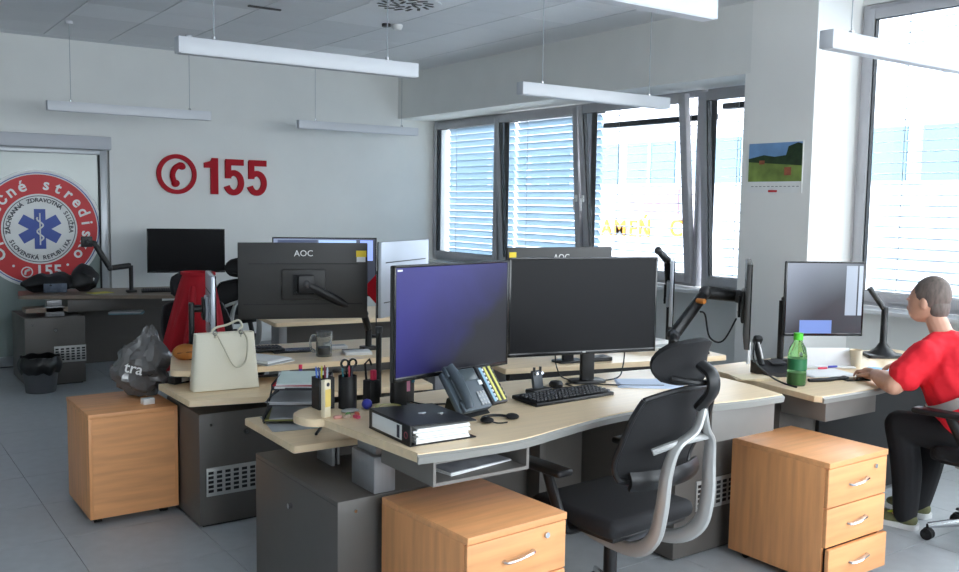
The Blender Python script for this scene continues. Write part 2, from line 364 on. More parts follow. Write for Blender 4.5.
struct(MB().rng(6.8, 70, -60, 90, -5.2, -5).obj('ground', M_extg, smooth=False))
f = thing('office_building', 'pale office building across the street seen through the blinds', 'building', (18, 17.5, -5))
o = MB(); o.rng(0, 8, -26, 20, 0, 11.5); o.obj('wall', M_ext, f, smooth=False)
MB().rng(-.06, 0, -.95, .8, 6.5, 7.16).obj('panel', M_extp, f, smooth=False)
for i in range(-12, 9):
    for k, z in enumerate((3.6, 7.3)):
        y = .95+i*2.1
        w = MB().rng(-.05, 0, y-1.72, y+.05, z, z+1.1).obj('window', M_extw, f, smooth=False)
        MB().rng(-.08, -.03, y-.87, y-.8, z, z+1.1).obj('mullion', M_ext, w, smooth=False)
lt = MB()
for j, (ch, y) in enumerate(zip('AMEŃ', (1.66, 1.13, .62, .18))):
    lt.text(ch, .64, Matrix.Translation((-.1, y, 6.06)) @ Matrix.Rotation(R(-90), 4, 'Z') @ Matrix.Rotation(R(90), 4, 'X'), .02, .004)
for ch, y in zip('CIA', (-.95, -1.35, -1.75)):
    lt.text(ch, .64, Matrix.Translation((-.1, y, 6.12)) @ Matrix.Rotation(R(-90), 4, 'Z') @ Matrix.Rotation(R(90), 4, 'X'), .02, .004)
lt.obj('sign_letters', M_exty, f, smooth=False)
f2 = thing('apartment_building', 'pale building far down the street beyond the pillar window', 'building', (30, -14, -5))
MB().rng(0, 8, -14, 12, 0, 8.6).obj('wall', M_ext, f2, smooth=False)
for i in range(-6, 6):
    for z in (3.4, 6.3):
        w = MB().rng(-.05, 0, i*2-.6, i*2+.6, z, z+1.3).obj('window', M_extw, f2, smooth=False)

# ================================================================== CEILING FIXTURES
def lamp(label, xc, y, L=1.48, z=2.52):
    l = thing('pendant_lamp', label, 'lamp', (xc, y, z), 0, 'linear pendant lamps')
    MB().box((0, 0, 0), (L, .075, .085), .003).obj('housing', M_lamp, l)
    MB().box((0, 0, -.044), (L-.02, .066, .004)).obj('diffuser', M_lampd, l)
    for s in (-1, 1):
        MB().box((s*L/2, 0, 0), (.006, .077, .087), .002).obj('end_cap', M_lampd, l)
        MB().cyl((s*(L/2-.2), 0, .052), .012, .02, 12).obj('cable_grip', M_chrome, l)
        MB().tube([(s*(L/2-.2), 0, .05), (s*(L/2-.2), 0, ZC-z)], .0028, 6).obj('suspension_cable', M_cord, l)
        MB().cyl((s*(L/2-.2), 0, ZC-z-.012), .035, .024, 16).obj('ceiling_cup', M_lamp, l)
    return l
lamp('white linear pendant lamp hanging nearest in front of the red number sign', 2.29, 5.02)
lamp('white linear pendant lamp near the back wall above the glass door', 2.37, 9.06)
lamp('white linear pendant lamp near the back wall right of the red number', 4.88, 9.27)
lamp('white linear pendant lamp in front of the tilted windows', 4.77, 5.24)
lamp('white linear pendant lamp cut off by the top edge', 2.30, 2.66)
lamp('white linear pendant lamp in front of the bright pillar window', 4.72, 2.75)
t = thing('air_diffuser', 'round swirl air diffuser in the ceiling', 'air vent', (3.83, 6.5, ZC))
MB().cyl((0, 0, -.003), .29, .008, 40).obj('plate', M_ceil2, t)
for ring_r, n in ((.09, 8), (.19, 14)):
    for k in range(n):
        a = k*360/n; q = MB(); q.box((0, 0, 0), (.085, .026, .006), .002)
        c = q.obj('slot', M_black, t); c.location = (ring_r*math.cos(R(a)), ring_r*math.sin(R(a)), -.008); c.rotation_euler = (0, 0, R(a+35))
t = thing('smoke_detector', 'small white smoke detector on the ceiling', 'detector', (4.215, 7.3, ZC))
MB().lathe([(.05, 0), (.05, -.02), (.035, -.045), (.0, -.048)], n=20).obj('housing', M_white, t); MB().cyl((-.1, .02, -.012), .04, .024, 18).obj('base', M_char, t)
tag(MB().box((2.99, 7.35, ZC-.006), (.28, .03, .014), .003).obj('ceiling_slot', M_char), 'dark slot fitting in a ceiling joint', 'slot vent')

# ================================================================== WALL SIGNS
t = thing('number_sign', 'raised red telephone symbol and number 155 on the wall', 'sign', (3.09, YB, 1.968))
MB().ring(.215, .168, 0, .03, rot=(90, 0, 0)).obj('symbol_ring', M_red, t)
h = MB(); pth = spline([(.045, -.015, .105), (-.02, -.015, .06), (-.045, -.015, -.02), (-.02, -.015, -.10)], 6)
h.tube(pth, [.03]*len(pth), 10); h.sph((.05, -.015, .09), (.05, .015, .04), rot=(0, 20, 0)); h.sph((-.012, -.015, -.10), (.045, .015, .04), rot=(0, -15, 0)); h.obj('handset_symbol', M_red, t)
mx = Matrix.Rotation(R(90), 4, 'X')
# one "5" as strokes: top bar, stem, bowl
def stroke5(o, cx):
    o.box((cx+.012, -.0155, .165), (.205, .031, .068)); o.box((cx-.065, -.016, .085), (.066, .032, .20))
    n = 26; P = []
    for k in range(n+1):
        a = R(140-k*(300/n)); P.append((a, 1))
    ro = (.118, .142); ri = (.052, .078); cz = -.062
    vo = [o.bm.verts.new((cx+.0+ro[0]*math.cos(a), y, cz+ro[1]*math.sin(a))) for y in (0, -.03) for a, _ in P]
    vi = [o.bm.verts.new((cx+.0+ri[0]*math.cos(a), y, cz+ri[1]*math.sin(a))) for y in (0, -.03) for a, _ in P]
    m = n+1
    for k in range(n):
        o.bm.faces.new((vo[k], vo[k+1], vi[k+1], vi[k])); o.bm.faces.new((vo[m+k], vo[m+k+1], vi[m+k+1], vi[m+k]))
        o.bm.faces.new((vo[k], vo[k+1], vo[m+k+1], vo[m+k])); o.bm.faces.new((vi[k], vi[k+1], vi[m+k+1], vi[m+k]))
    for k in (0, n): o.bm.faces.new((vo[k], vi[k], vi[m+k], vo[m+k]))
one = MB(); one.prism([(.07, -.2), (.07, .2), (.005, .2), (-.012, .165), (-.085, .145), (-.085, .09), (-.012, .09), (-.012, -.2)], 0, .03, rot=(90, 0, 0))
one.obj('digit', M_red, t, smooth=False).location = (.385, 0, -.01)
for cx in (.635, .905):
    q = MB(); stroke5(q, 0); q.obj('digit', M_red, t, ang=50).location = (cx, 0, -.015)

E = thing('emblem', 'round red and white rescue service emblem on the glass door', 'emblem', (1.722, YB+.002, 1.379))
def disc(r, z, m, name, r0=0):
    o = MB()
    if r0: o.ring(r, r0, 0, .002, rot=(90, 0, 0), n=64)
    else: o.cyl((0, 0, 0), r, .002, 64, rot=(90, 0, 0))
    ob = o.obj(name, m, E, smooth=False); ob.location.y = z; return ob
disc(.592, 0, M_white, 'border_disc'); disc(.565, -.003, M_blue, 'border_ring', .556)
disc(.545, -.003, M_redp, 'red_ring', .352); disc(.335, -.003, M_print, 'inner_ring', .328)
def arc_text(txt, rad, size, a0, a1, m, name, flip=False):
    n = len(txt)
    for i, ch in enumerate(txt):
        if ch == ' ': continue
        a = R(a0+(a1-a0)*i/(n-1))
        o = MB(); o.text(ch, size, Matrix.Translation((rad*math.cos(a), -.006, rad*math.sin(a))) @ Matrix.Rotation(-(a-math.pi/2) + (math.pi if flip else 0), 4, 'Y') @ Matrix.Rotation(R(90), 4, 'X'), .001, size*.022)
        o.obj(name, m, E, smooth=False)
arc_text('Operačné stredisko', .447, .16, 213, -36, M_white, 'ring_letter')
arc_text('ZÁCHRANNÁ ZDRAVOTNÁ SLUŽBA', .29, .058, 186, -4, M_print, 'upper_letter')
arc_text('SLOVENSKÁ REPUBLIKA', .29, .058, 205, 335, M_print, 'lower_letter', True)
st = MB()
pts = []
for k in range(6):
    a = R(90+60*k); u_ = Vector((math.cos(a), math.sin(a))); n_ = Vector((-u_.y, u_.x))
    pts += [tuple(u_*.2-n_*.0525), tuple(u_*.2+n_*.0525), (.105*math.cos(a+R(30)), .105*math.sin(a+R(30)))]
st.prism(pts, 0, .002, rot=(90, 0, 0))
st.obj('star_of_life', M_blue, E, smooth=False).location.y = -.004
sn = MB(); sn.tube([(0, 0, -.16), (0, 0, .16)], .007, 6); sn.tube([(.03*math.sin(k*.62), -.002, -.12+k*.0125) for k in range(20)], .008, 6); sn.obj('serpent_staff', M_white, E).location.y = -.008
ph = MB(); ph.ring(.055, .044, 0, .002, (-.13, -.004, -.43), (90, 0, 0), 24); ph.tube([(-.105, -.005, -.405), (-.14, -.005, -.42), (-.15, -.005, -.455)], .012, 6)
ph.text('155', .17, Matrix.Translation((.07, -.006, -.43)) @ mx, .001, .004); ph.obj('number_lettering', M_white, E, smooth=False)
dt = MB()
for sx in (-1, 1): dt.cyl((sx*.25, -.005, -.365), .013, .003, 12, rot=(90, 0, 0))
dt.obj('dots', M_white, E)
# calendar on the pillar
t = thing('wall_calendar', 'picture wall calendar hanging on the grey pillar', 'calendar', (5.853, 4.435, 1.815))
MB().rng(-.006, 0, -.245, .245, 0, .38).obj('sheet', M_paper, t, smooth=False)
pic = MB().rng(-.008, -.006, -.24, .24, .085, .375).obj('photo', mat('meadow_print', (120, 140, 70), .5, noise=.35, nscale=9), t, smooth=False)
MB().rng(-.0085, -.008, -.24, .24, .26, .375).obj('sky_print', mat('sky_print', (120, 160, 205), .5, noise=.2, nscale=5), pic, smooth=False)
tr = MB(); tr.prism([(.24, .20), (.24, .36), (.20, .37), (.12, .345), (.10, .28), (.0, .27), (-.1, .285), (-.24, .26), (-.24, .235)], 0, .001, rot=(90, 0, -90)); tr.obj('tree_print', mat('tree_print', (38, 58, 34), .6, noise=.4, nscale=20), pic, smooth=False).location.x = -.009
mat('house_print', (140, 78, 56), .6, noise=.3, nscale=25)
for q in ((-.15, -.09, .13, .19), (.09, .14, .215, .245)): MB().rng(-.0105, -.0095, *q).obj('house_print', MATS['house_print'], pic, smooth=False)
dl = MB()
for k in range(12): dl.rng(-.0085, -.006, -.22+k*.037, -.2+k*.037, .045, .05)
dl.obj('date_row', mat('grey_print', (110, 112, 116), .7), t, smooth=False)
MB().rng(-.008, -.006, -.03, .05, .005, .02).obj('red_mark', M_redp, t, smooth=False)

# ================================================================== PEDESTALS, CABINETS
def pedestal(label, loc, rz, out=0.0):
    t = thing('mobile_pedestal', label, 'drawer unit', loc, rz, 'beech drawer pedestals')
    W_, D_, H_ = .455, .53, .59
    MB().rng(-W_/2, W_/2, -D_/2-.004, D_/2, H_-.026, H_, .002).obj('top_panel', M_beechh, t)
    for s in (-1, 1): MB().rng(s*W_/2-(.018 if s > 0 else 0), s*W_/2+(0 if s > 0 else .018), -D_/2+.02, D_/2, .037, H_-.026, .001).obj('side_panel', M_beech, t)
    MB().rng(-W_/2+.018, W_/2-.018, D_/2-.018, D_/2, .037, H_-.026).obj('back_panel', M_beechh, t)
    MB().rng(-W_/2+.018, W_/2-.018, -D_/2+.03, D_/2-.018, .037, .055).obj('bottom_panel', M_beech, t)
    zs = [(.385, .56), (.205, .379), (.037, .199)]
    for k, (a, b) in enumerate(zs):
        y = -D_/2 - (out if k == 2 else 0)
        d = MB().rng(-W_/2+.002, W_/2-.002, y, y+.02, a, b, .0015).obj('drawer', M_beechh, t)
        MB().rng(-W_/2+.03, W_/2-.03, y+.02, y+.3, a+.02, b-.03).obj('drawer_box', M_char, d)
        zc = a+(b-a)*.52; pts = [(-.065, y+.004, zc-.004), (-.06, y-.012, zc-.006), (-.03, y-.018, zc-.004), (0, y-.021, zc), (.03, y-.018, zc+.004), (.06, y-.012, zc+.006), (.065, y+.004, zc+.006)]
        MB().tube(spline(pts, 3), .0065, 8, flat=1.5).obj('handle', M_chrome, d)
        if k == 0:
            MB().cyl((.13, y-.004, b-.035), .011, .01, 16, rot=(90, 0, 0)).obj('lock', M_chrome, d)
    for sx in (-1, 1):
        for sy in (-1, 1):
            c = MB(); c.cyl((sx*.17, sy*.2, .022), .022, .022, 18, rot=(0, 90, 0)); c.cyl((sx*.17+.02, sy*.2, .022), .021, .012, 18, rot=(0, 90, 0)); c.box((sx*.17+.008, sy*.2, .034), (.04, .03, .01), .004); c.obj('caster', M_rubber, t)
    return t
pedestal('beech three drawer pedestal under the near desk beside the mesh chair', (1.905, 2.72, 0), 3, 0)
pedestal('beech three drawer pedestal at the right, bottom drawer slightly open', (3.762, 2.592, 0), 0, .018)
pedestal('beech pedestal turned backwards with a plastic bag on top', (1.268, 5.19, 0), 180)

def vent(t, x, y, z, w, h, nx=6):
    g = MB(); g.box((x, y-.004, z), (w, .006, h), .001); v = g.obj('vent_grille', M_satin, t)
    for i in range(nx):
        for k in range(5):
            MB().box((x-w/2+w*(i+.5)/nx, y-.0075, z-h*.4+h*.8*(k+.5)/5), (w/nx*.62, .002, h*.8/5*.62)).obj('vent_slot', M_black, v, smooth=False)
def cabinet(label, x0, x1, y0, y1, h, knob='left', grille=True, vx=.5, vz=.24):
    t = thing('equipment_cabinet', label, 'cabinet', (x0, y0, 0), 0, 'grey steel equipment cabinets under the desks')
    w, d = x1-x0, y1-y0
    MB().rng(0, w, 0, d, .012, h, .003).obj('body', M_dark, t)
    MB().rng(.02, w-.02, .02, d-.02, 0, .012).obj('plinth', M_black, t)
    if knob == 'left':
        MB().cyl((-.008, d*.52, h-.13), .011, .016, 16, rot=(0, 90, 0)).obj('lock', M_chrome, t)
        MB().cyl((w*.15, -.003, h-.045), .006, .008, 12, rot=(90, 0, 0)).obj('screw', M_chrome, t)
        MB().rng(.0, .002, .01, d-.01, h-.02, h-.017).obj('lid_seam', M_black, t)
    else:
        MB().cyl((.25, -.008, h-.115), .014, .016, 16, rot=(90, 0, 0)).obj('lock', M_chrome, t)
        MB().cyl((.06, -.003, h-.06), .006, .008, 12, rot=(90, 0, 0)).obj('screw', M_chrome, t)
    if grille: vent(t, w*vx, 0, vz, .27, .15)
    return t
cabinet('grey steel cabinet under the near desk with a silver lifting column on it', 1.508, 2.0, 3.03, 3.84, .58, grille=False)
cabinet('grey steel cabinet with a vent grille behind the mesh chair', 3.235, 3.735, 2.94, 3.66, .63, knob='front', vx=.56, vz=.30)
cabinet('grey steel cabinet with a vent grille under the cream handbag', 1.505, 2.05, 4.60, 5.15, .60, knob='front', vx=.31, vz=.24)
cabinet('grey steel cabinet by the glass door with a waste bin before it', 1.375, 1.875, 8.92, 9.62, .62, knob='none', vx=.74, vz=.28)

# ================================================================== DESKS
def slab(t, name, pts, z, th=.031, m=None, edge=None, bev=.006):
    return MB().prism(pts, z-th, z, bev=bev).obj(name, m or M_maple, t, smooth=True, ang=25)
def edge_band(t, pts, z, th=.036, w=.012, m=None):
    o = MB(); P = [Vector((x, y, 0)) for x, y in pts]
    prof = [(-.004, -.002), (w, -.012), (w*.6, -th), (-.004, -th)]
    rings = []
    for i, p in enumerate(P):
        d = (P[min(i+1, len(P)-1)]-P[max(i-1, 0)]).normalized(); n = Vector((d.y, -d.x, 0))
        rings.append([o.bm.verts.new(p+n*a+Vector((0, 0, z+b))) for a, b in prof])
    for i in range(len(P)-1):
        for j in range(4): o.bm.faces.new((rings[i][j], rings[i][(j+1) % 4], rings[i+1][(j+1) % 4], rings[i+1][j]))
    o.bm.faces.new(rings[0]); o.bm.faces.new(rings[-1][::-1])
    return o.obj('edge_band', m or M_edge, t, ang=30)
def lift(t, x, y, z0, z1, w=.1, d=.19):
    zm = z0+(z1-z0)*.62
    c = MB().rng(x-w/2, x+w/2, y-d/2, y+d/2, z0, zm, .006).obj('lift_column', M_alu, t)
    MB().rng(x-w/2+.016, x+w/2-.016, y-d/2+.02, y+d/2-.02, zm, z1, .004).obj('inner_column', M_alu, c)
def open_box(t, name, x0, x1, y0, y1, z0, z1, m, th=.012):
    o = MB(); o.rng(x0, x1, y0, y1, z0, z0+th); o.rng(x0, x1, y0, y1, z1-th, z1); o.rng(x0, x0+th, y0, y1, z0+th, z1-th); o.rng(x1-th, x1, y0, y1, z0+th, z1-th); o.rng(x0+th, x1-th, y1-th, y1, z0+th, z1-th)
    return o.obj(name, m, t, smooth=False)
ZN = .85
t = thing('workstation_desk', 'near height adjustable desk with a wavy grey front edge and binder on it', 'desk', (0, 0, 0))
front = spline([(1.60, 2.615, 0), (1.794, 2.592, 0), (2.02, 2.587, 0), (2.251, 2.637, 0), (2.508, 2.692, 0), (2.753, 2.705, 0), (3.049, 2.645, 0), (3.30, 2.60, 0), (3.546, 2.59, 0)], 4)
fp = [(p.x, p.y) for p in front]
back = rounded([(3.60, 2.80), (3.66, 3.30), (3.483, 3.368), (2.642, 3.488), (1.60, 3.475), (1.475, 3.40), (1.487, 3.25)], [0, .03, .03, 0, .08, .08, .08], 5)
slab(t, 'worktop', fp+back, ZN)
edge_band(t, fp, ZN)
slab(t, 'rear_worktop', rounded([(1.515, 3.44), (2.9, 3.40), (2.92, 3.93), (1.525, 4.02)], .012, 3), .70)
open_box(t, 'cubby', 1.665, 2.085, 2.615, 2.98, .722, .814, M_under)
MB().rng(3.10, 3.53, 2.62, 3.0, .675, .814, .002).obj('apron_box', M_under, t)
lift(t, 1.715, 3.135, .58, .815, w=.095)
lift(t, 3.45, 3.2, .63, .815)
MB().rng(1.70, 1.715, 3.47, 3.62, .58, .665, .002).obj('support_plate', M_alu, t)
MB().rng(1.73, 1.742, 3.48, 3.60, .58, .665, .002).obj('support_plate', M_alu, t)
MB().rng(2.86, 2.9, 3.5, 3.9, 0, .665, .004).obj('support_plate', M_dark, t)
MB().rng(1.74, 3.23, 3.60, 3.62, .12, .66).obj('modesty_panel', M_dark, t, smooth=False)
MB().box((2.4, 3.31, ZN-.055), (1.2, .06, .04)).obj('beam', M_blackm, t); MB().box((2.75, 3.05, ZN-.05), (.05, .5, .03)).obj('beam', M_blackm, t)

ZB = .80
t = thing('workstation_desk', 'opposite desk with a lower ledge carrying the cream handbag', 'desk')
bf = [(1.52, 4.773), (1.85, 4.714), (2.32, 4.661), (3.0, 4.62)]
slab(t, 'worktop', rounded([(1.43, 4.83)]+bf+[(3.15, 5.30), (1.64, 5.50)], [.1, 0, 0, 0, .03, .05, .1], 6), ZB)
slab(t, 'rear_worktop', rounded([(1.425, 4.50), (1.80, 4.415), (2.7, 4.25), (2.8, 4.75), (1.42, 5.02)], .012, 3), .70)
lift(t, 1.70, 5.12, .60, ZB-.035)
MB().rng(2.5, 2.54, 4.45, 5.1, 0, .665, .004).obj('support_leg', M_dark, t); MB().rng(2.97, 3.01, 4.8, 5.2, 0, ZB-.035, .004).obj('support_leg', M_dark, t)
MB().rng(1.95, 2.5, 5.16, 5.18, .1, .66).obj('modesty_panel', M_dark, t, smooth=False)

t = thing('workstation_desk', 'desk behind the wide black monitor with the logo back facing us', 'desk')
slab(t, 'worktop', rounded([(2.99, 3.98), (3.88, 3.755), (4.45, 3.66), (4.62, 4.55), (3.15, 4.60)], .02, 3), ZB)
MB().box((3.72, 3.90, ZB-.06), (1.35, .05, .05), rot=(0, 0, -12)).obj('cable_tray', M_blackm, t)
for x, y in ((3.15, 4.1), (4.4, 3.85)): lift(t, x, y+.1, 0, ZB-.035, .1, .16)
MB().box((3.75, 4.15, .42), (1.2, .02, .55), rot=(0, 0, -12)).obj('modesty_panel', M_dark, t, smooth=False)

ZR = .76
t = thing('workstation_desk', 'right hand desk where the person in red works', 'desk')
rf = [(4.04, 2.716), (4.49, 2.702), (4.9, 2.75), (5.3, 2.80), (5.84, 2.78)]
slab(t, 'worktop', rf+[(5.86, 3.47), (5.664, 3.482), (4.889, 3.605), (4.17, 3.62), (4.02, 2.75)], ZR)
edge_band(t, rf, ZR)
MB().rng(4.115, 4.565, 2.745, 3.015, .615, .725, .002).obj('apron_box', M_under, t)
MB().rng(4.15, 4.50, 3.045, 3.5, 0, ZR-.031, .004).obj('steel_pedestal', M_dark, t)
lift(t, 5.65, 3.2, 0, ZR-.035)
MB().rng(4.47, 5.60, 3.02, 3.04, .03, .70).obj('modesty_panel', M_black, t, smooth=False)  # black panel added so the space under the desk reads dark

t = thing('workstation_desk', 'far desk by the glass door with the black bag on it', 'desk')
slab(t, 'worktop', rounded([(1.37, 9.2), (1.77, 9.02), (2.16, 8.86), (2.60, 8.66), (3.3, 8.68), (3.5, 9.5), (1.45, 9.72)], [.08, 0, 0, .1, .1, .03, .06], 5), ZB, m=mat('grey_brown_laminate', (128, 112, 98), .4, noise=.08, nscale=4, stretch=(.6, 9, 9)))
lift(t, 1.64, 9.05, .62, ZB-.035, .16, .1); lift(t, 3.2, 9.1, 0, ZB-.035)
MB().rng(1.75, 2.6, 9.0, 9.35, .65, .762, .002).obj('apron_box', M_dark, t)
MB().rng(1.9, 3.1, 9.5, 9.52, .08, .66).obj('modesty_panel', M_dark, t, smooth=False)
MB().rng(1.4, 1.75, 9.0, 9.2, .66, .70).obj('side_shelf', MATS['grey_brown_laminate'], t)

t = thing('workstation_desk', 'far desk in the middle of the room carrying a lit monitor', 'desk')
slab(t, 'worktop', rounded([(2.65, 6.35), (4.4, 6.15), (4.5, 6.95), (2.75, 7.1)], .03, 3), ZB)
for x, y in ((2.85, 6.75), (4.2, 6.6)): lift(t, x, y, 0, ZB-.035)
MB().rng(2.9, 4.2, 6.9, 6.92, .1, .7).obj('modesty_panel', M_dark, t, smooth=False)

# ================================================================== MONITORS
def monitor(label, c, w, h, yaw, desk_z, back=False, scr=None, shell=None, foot=None, logo=None, stand=True, tilt=0, bez=.012):
    """c = panel centre; yaw 0 -> screen looks to -Y; back=True turns the housing towards -Y instead"""
    rz = yaw+(180 if back else 0)
    t = thing('computer_monitor', label, 'monitor', (c[0], c[1], desk_z), rz, 'flat computer monitors on the desks')
    z = c[2]-desk_z; shell = shell or M_mon
    MB().box((0, .016, z), (w, .024, h), .005).obj('panel_housing', shell, t)
    bb = MB(); bb.rng(-w/2, w/2, -.001, .006, z+h/2-bez*.8, z+h/2, .001); bb.rng(-w/2, w/2, -.001, .006, z-h/2, z-h/2+bez*1.5, .001)
    for s in (-1, 1): bb.rng(s*w/2-(bez*.8 if s > 0 else 0), s*w/2+(0 if s > 0 else bez*.8), -.001, .006, z-h/2, z+h/2, .001)
    bb.obj('bezel', M_blackg, t)
    sc = MB().rng(-w/2+.006, w/2-.006, .001, .004, -h/2+.006, h/2-.006).obj('screen', scr or M_off, t, smooth=False); sc.location.z = z
    bump = MB(); bump.box((0, .036, z-.02), (w*.34, .022, h*.40), .01); bump.obj('rear_bulge', shell, t)
    ch = MB(); ch.rng(-w/2+.03, w/2-.03, .027, .0295, z-h/2+.085, z-h/2+.09); ch.rng(-w*.42, w*.42, .028, .0295, z+h*.22, z+h*.22+.006); ch.obj('vent_line', M_black, t, smooth=False)
    vp = MB().box((0, .056, z-.02), (.12, .014, .12), .004).obj('mount_plate', M_black, t)
    for sx in (-1, 1):
        MB().cyl((sx*.04, .064, z-.06), .005, .004, 10, rot=(90, 0, 0)).obj('screw', M_chrome, vp)
    if logo:
        if back: lg = MB(); lg.text(logo, .05, Matrix.Translation((0, .0305, z+h*.36)) @ Matrix.Rotation(R(180), 4, 'Z') @ Matrix.Rotation(R(90), 4, 'X'), .001)
        lg.obj('logo', M_white, t, smooth=False)
    if stand:
        fx, fy = foot or (0, .12)
        n = MB(); n.box((fx, fy, z*.5+.005), (.07, .03, z+.02), .008); n.tube([(fx, fy-.01, z-.02), (fx*.5, .06, z-.02)], .022, 10); n.obj('stand_neck', M_black, t)
        MB().prism(rounded([(fx-.09, fy-.05), (fx+.09, fy-.05), (fx+.08, fy+.06), (fx-.08, fy+.06)], .03, 4), 0, .012, bev=.003).obj('stand_base', M_black, t)
    return t
S1 = gradient_screen('screen_purple', (26, 26, 34), (38, 34, 112), (64, 60, 160), .46)
m1 = monitor('monitor with a glowing purple blue screen left of the desk phone', (2.073, 3.105, 1.231), .648, .454, 10.6, ZN, scr=S1, foot=(-.16, .16))
MB().rng(-.31, -.285, -.0025, -.001, .585, .592).obj('sticker', M_white, m1, smooth=False)
m2 = monitor('wide black switched off monitor above the black keyboard', (2.863, 3.196, 1.231), .767, .454, -14.8, ZN, foot=(.07, .10))
MB().rng(-.008, .008, -.003, -.001, .163, .168).obj('badge', M_satin, m2, smooth=False)
aoc = monitor('black monitor seen from behind above the beer mug, yellow sticker on its corner', (2.26, 4.99, 1.234), .745, .445, -22, ZB, back=True, logo='AOC', stand=False)
MB().rng(-.365, -.305, .0285, .030, .575, .612).obj('sticker', M_yellow, aoc, smooth=False); MB().rng(-.36, -.308, .0285, .030, .545, .575).obj('sticker_label', M_white, aoc, smooth=False)
a2 = monitor('black monitor seen from behind, its top showing above the wide black monitor', (3.46, 4.10, 1.245), .71, .42, -8.2, ZB, back=True, logo='AOC')
MB().rng(.30, .345, .0285, .030, .60, .63).obj('sticker', M_yellow, a2, smooth=False)
monitor('silver backed monitor right of the red triangle', (2.83, 4.82, 1.25), .62, .44, 32, ZB, back=True, shell=M_mons, foot=(0, .1))
monitor('black monitor on the far desk by the back wall', (2.91, 9.22, 1.185), .745, .44, -18, ZB)
S3 = gradient_screen('screen_pale_windows', (60, 66, 80), (108, 120, 150), (150, 165, 196), .55, wave=False)
wm = monitor('lit monitor in the background partly hidden by the black monitor back', (3.13, 6.51, 1.19), .80, .46, -22.9, ZB, scr=S3)
for (x0, x1, z0, z1, c) in ((-.36, -.06, .36, .60, (62, 70, 92)), (-.05, .24, .42, .60, (150, 176, 214)), (.27, .37, .44, .60, (130, 150, 215))):
    MB().rng(x0, x1, -.0015, .0005, z0, z1).obj('screen_window', mat('screen_window_%d' % c[0], c, .3, emit=(c, .7)), wm, smooth=False)
S2 = gradient_screen('screen_grey_blue', (64, 68, 76), (104, 112, 124), (150, 160, 178), .62, wave=False)
rm = monitor('square lit monitor standing in front of the pillar beside the green bottle', (4.88, 3.30, 1.159), .495, .45, -30, ZR, scr=S2, stand=False)
for (x0, x1, z0, z1, c) in ((-.15, .05, .19, .27, (96, 116, 168)), (.13, .20, .30, .60, (132, 140, 152)), (.21, .235, .30, .60, (144, 152, 164))):
    MB().rng(x0, x1, -.0015, .0005, z0, z1).obj('screen_window', mat('screen_window_b%d' % c[0], c, .3, emit=(c, .55)), rm, smooth=False)
pm_ = monitor('monitor seen edge on in front of the pillar with a white tag below', (4.06, 3.20, 1.19), .58, .44, 39.5, .85, stand=False, shell=M_mon)
sm = monitor('slim silver monitor seen nearly edge on left of the black arm', (4.35, 4.02, 1.17), .50, .40, 43, ZB, stand=False, shell=M_mons)

def arm(label, base, pts, r=.022, head=True, z0=None, spot=None):
    t = thing('swivel_mount', label, 'screen mount', base)
    L = [Vector(p)-Vector(base) for p in pts]
    MB().box((0, 0, .012), (.09, .07, .024), .004).obj('clamp', M_black, t)
    MB().tube([(0, 0, .02), tuple(L[0])], .02, 12).obj('pole', M_black, t)
    for i in range(len(L)-1):
        a, b = L[i], L[i+1]; d = b-a
        MB().tube([tuple(a), tuple(a+d*.1), tuple(a+d*.9), tuple(b)], [r, r*1.25, r*1.15, r*.9], 10, flat=.8).obj('arm_segment', M_black, t)
        MB().sph(tuple(b), r*1.3, 12, 8).obj('joint', M_char, t)
    if head: MB().box(tuple(L[-1]), (.10, .03, .10), .006).obj('head_plate', M_black, t)
    if spot: MB().cyl(tuple(Vector(spot)-Vector(base)), .014, .05, 12, rot=(90, 0, 0)).obj('spring_cap', M_orange, t)
    return t
arm('black arm holding the monitor with the logo, behind the beer mug', (2.66, 4.93, ZB), [(2.66, 4.93, .93), (2.60, 4.88, 1.03), (2.235, 4.905, 1.22)])
arm('black arm on the far desk bending over the emblem, holding no screen', (2.34, 9.1, ZB), [(2.34, 9.1, 1.06), (2.15, 9.1, 1.04), (2.02, 9.12, 1.27), (1.95, 9.12, 1.29)])
arm('black arm reaching right to the edge on monitor', (3.58, 3.30, ZN), [(3.58, 3.30, .98), (3.62, 3.34, 1.02), (3.86, 3.34, 1.24), (4.01, 3.24, 1.22)], .028, head=False, spot=(3.78, 3.30, 1.20))
arm('black arm right behind the wide black monitor', (3.98, 4.25, ZB), [(3.98, 4.25, .90), (4.02, 4.25, 1.02), (3.75, 4.22, 1.22)], head=False)
arm('black hooked arm above the slim silver monitor', (4.42, 4.12, ZB), [(4.42, 4.12, 1.10), (4.36, 4.1, 1.36), (4.28, 4.1, 1.42)], .02, head=False)
arm('black arm behind the square lit monitor', (4.72, 3.48, ZR), [(4.72, 3.48, 1.14), (4.90, 3.38, 1.17)], .022)

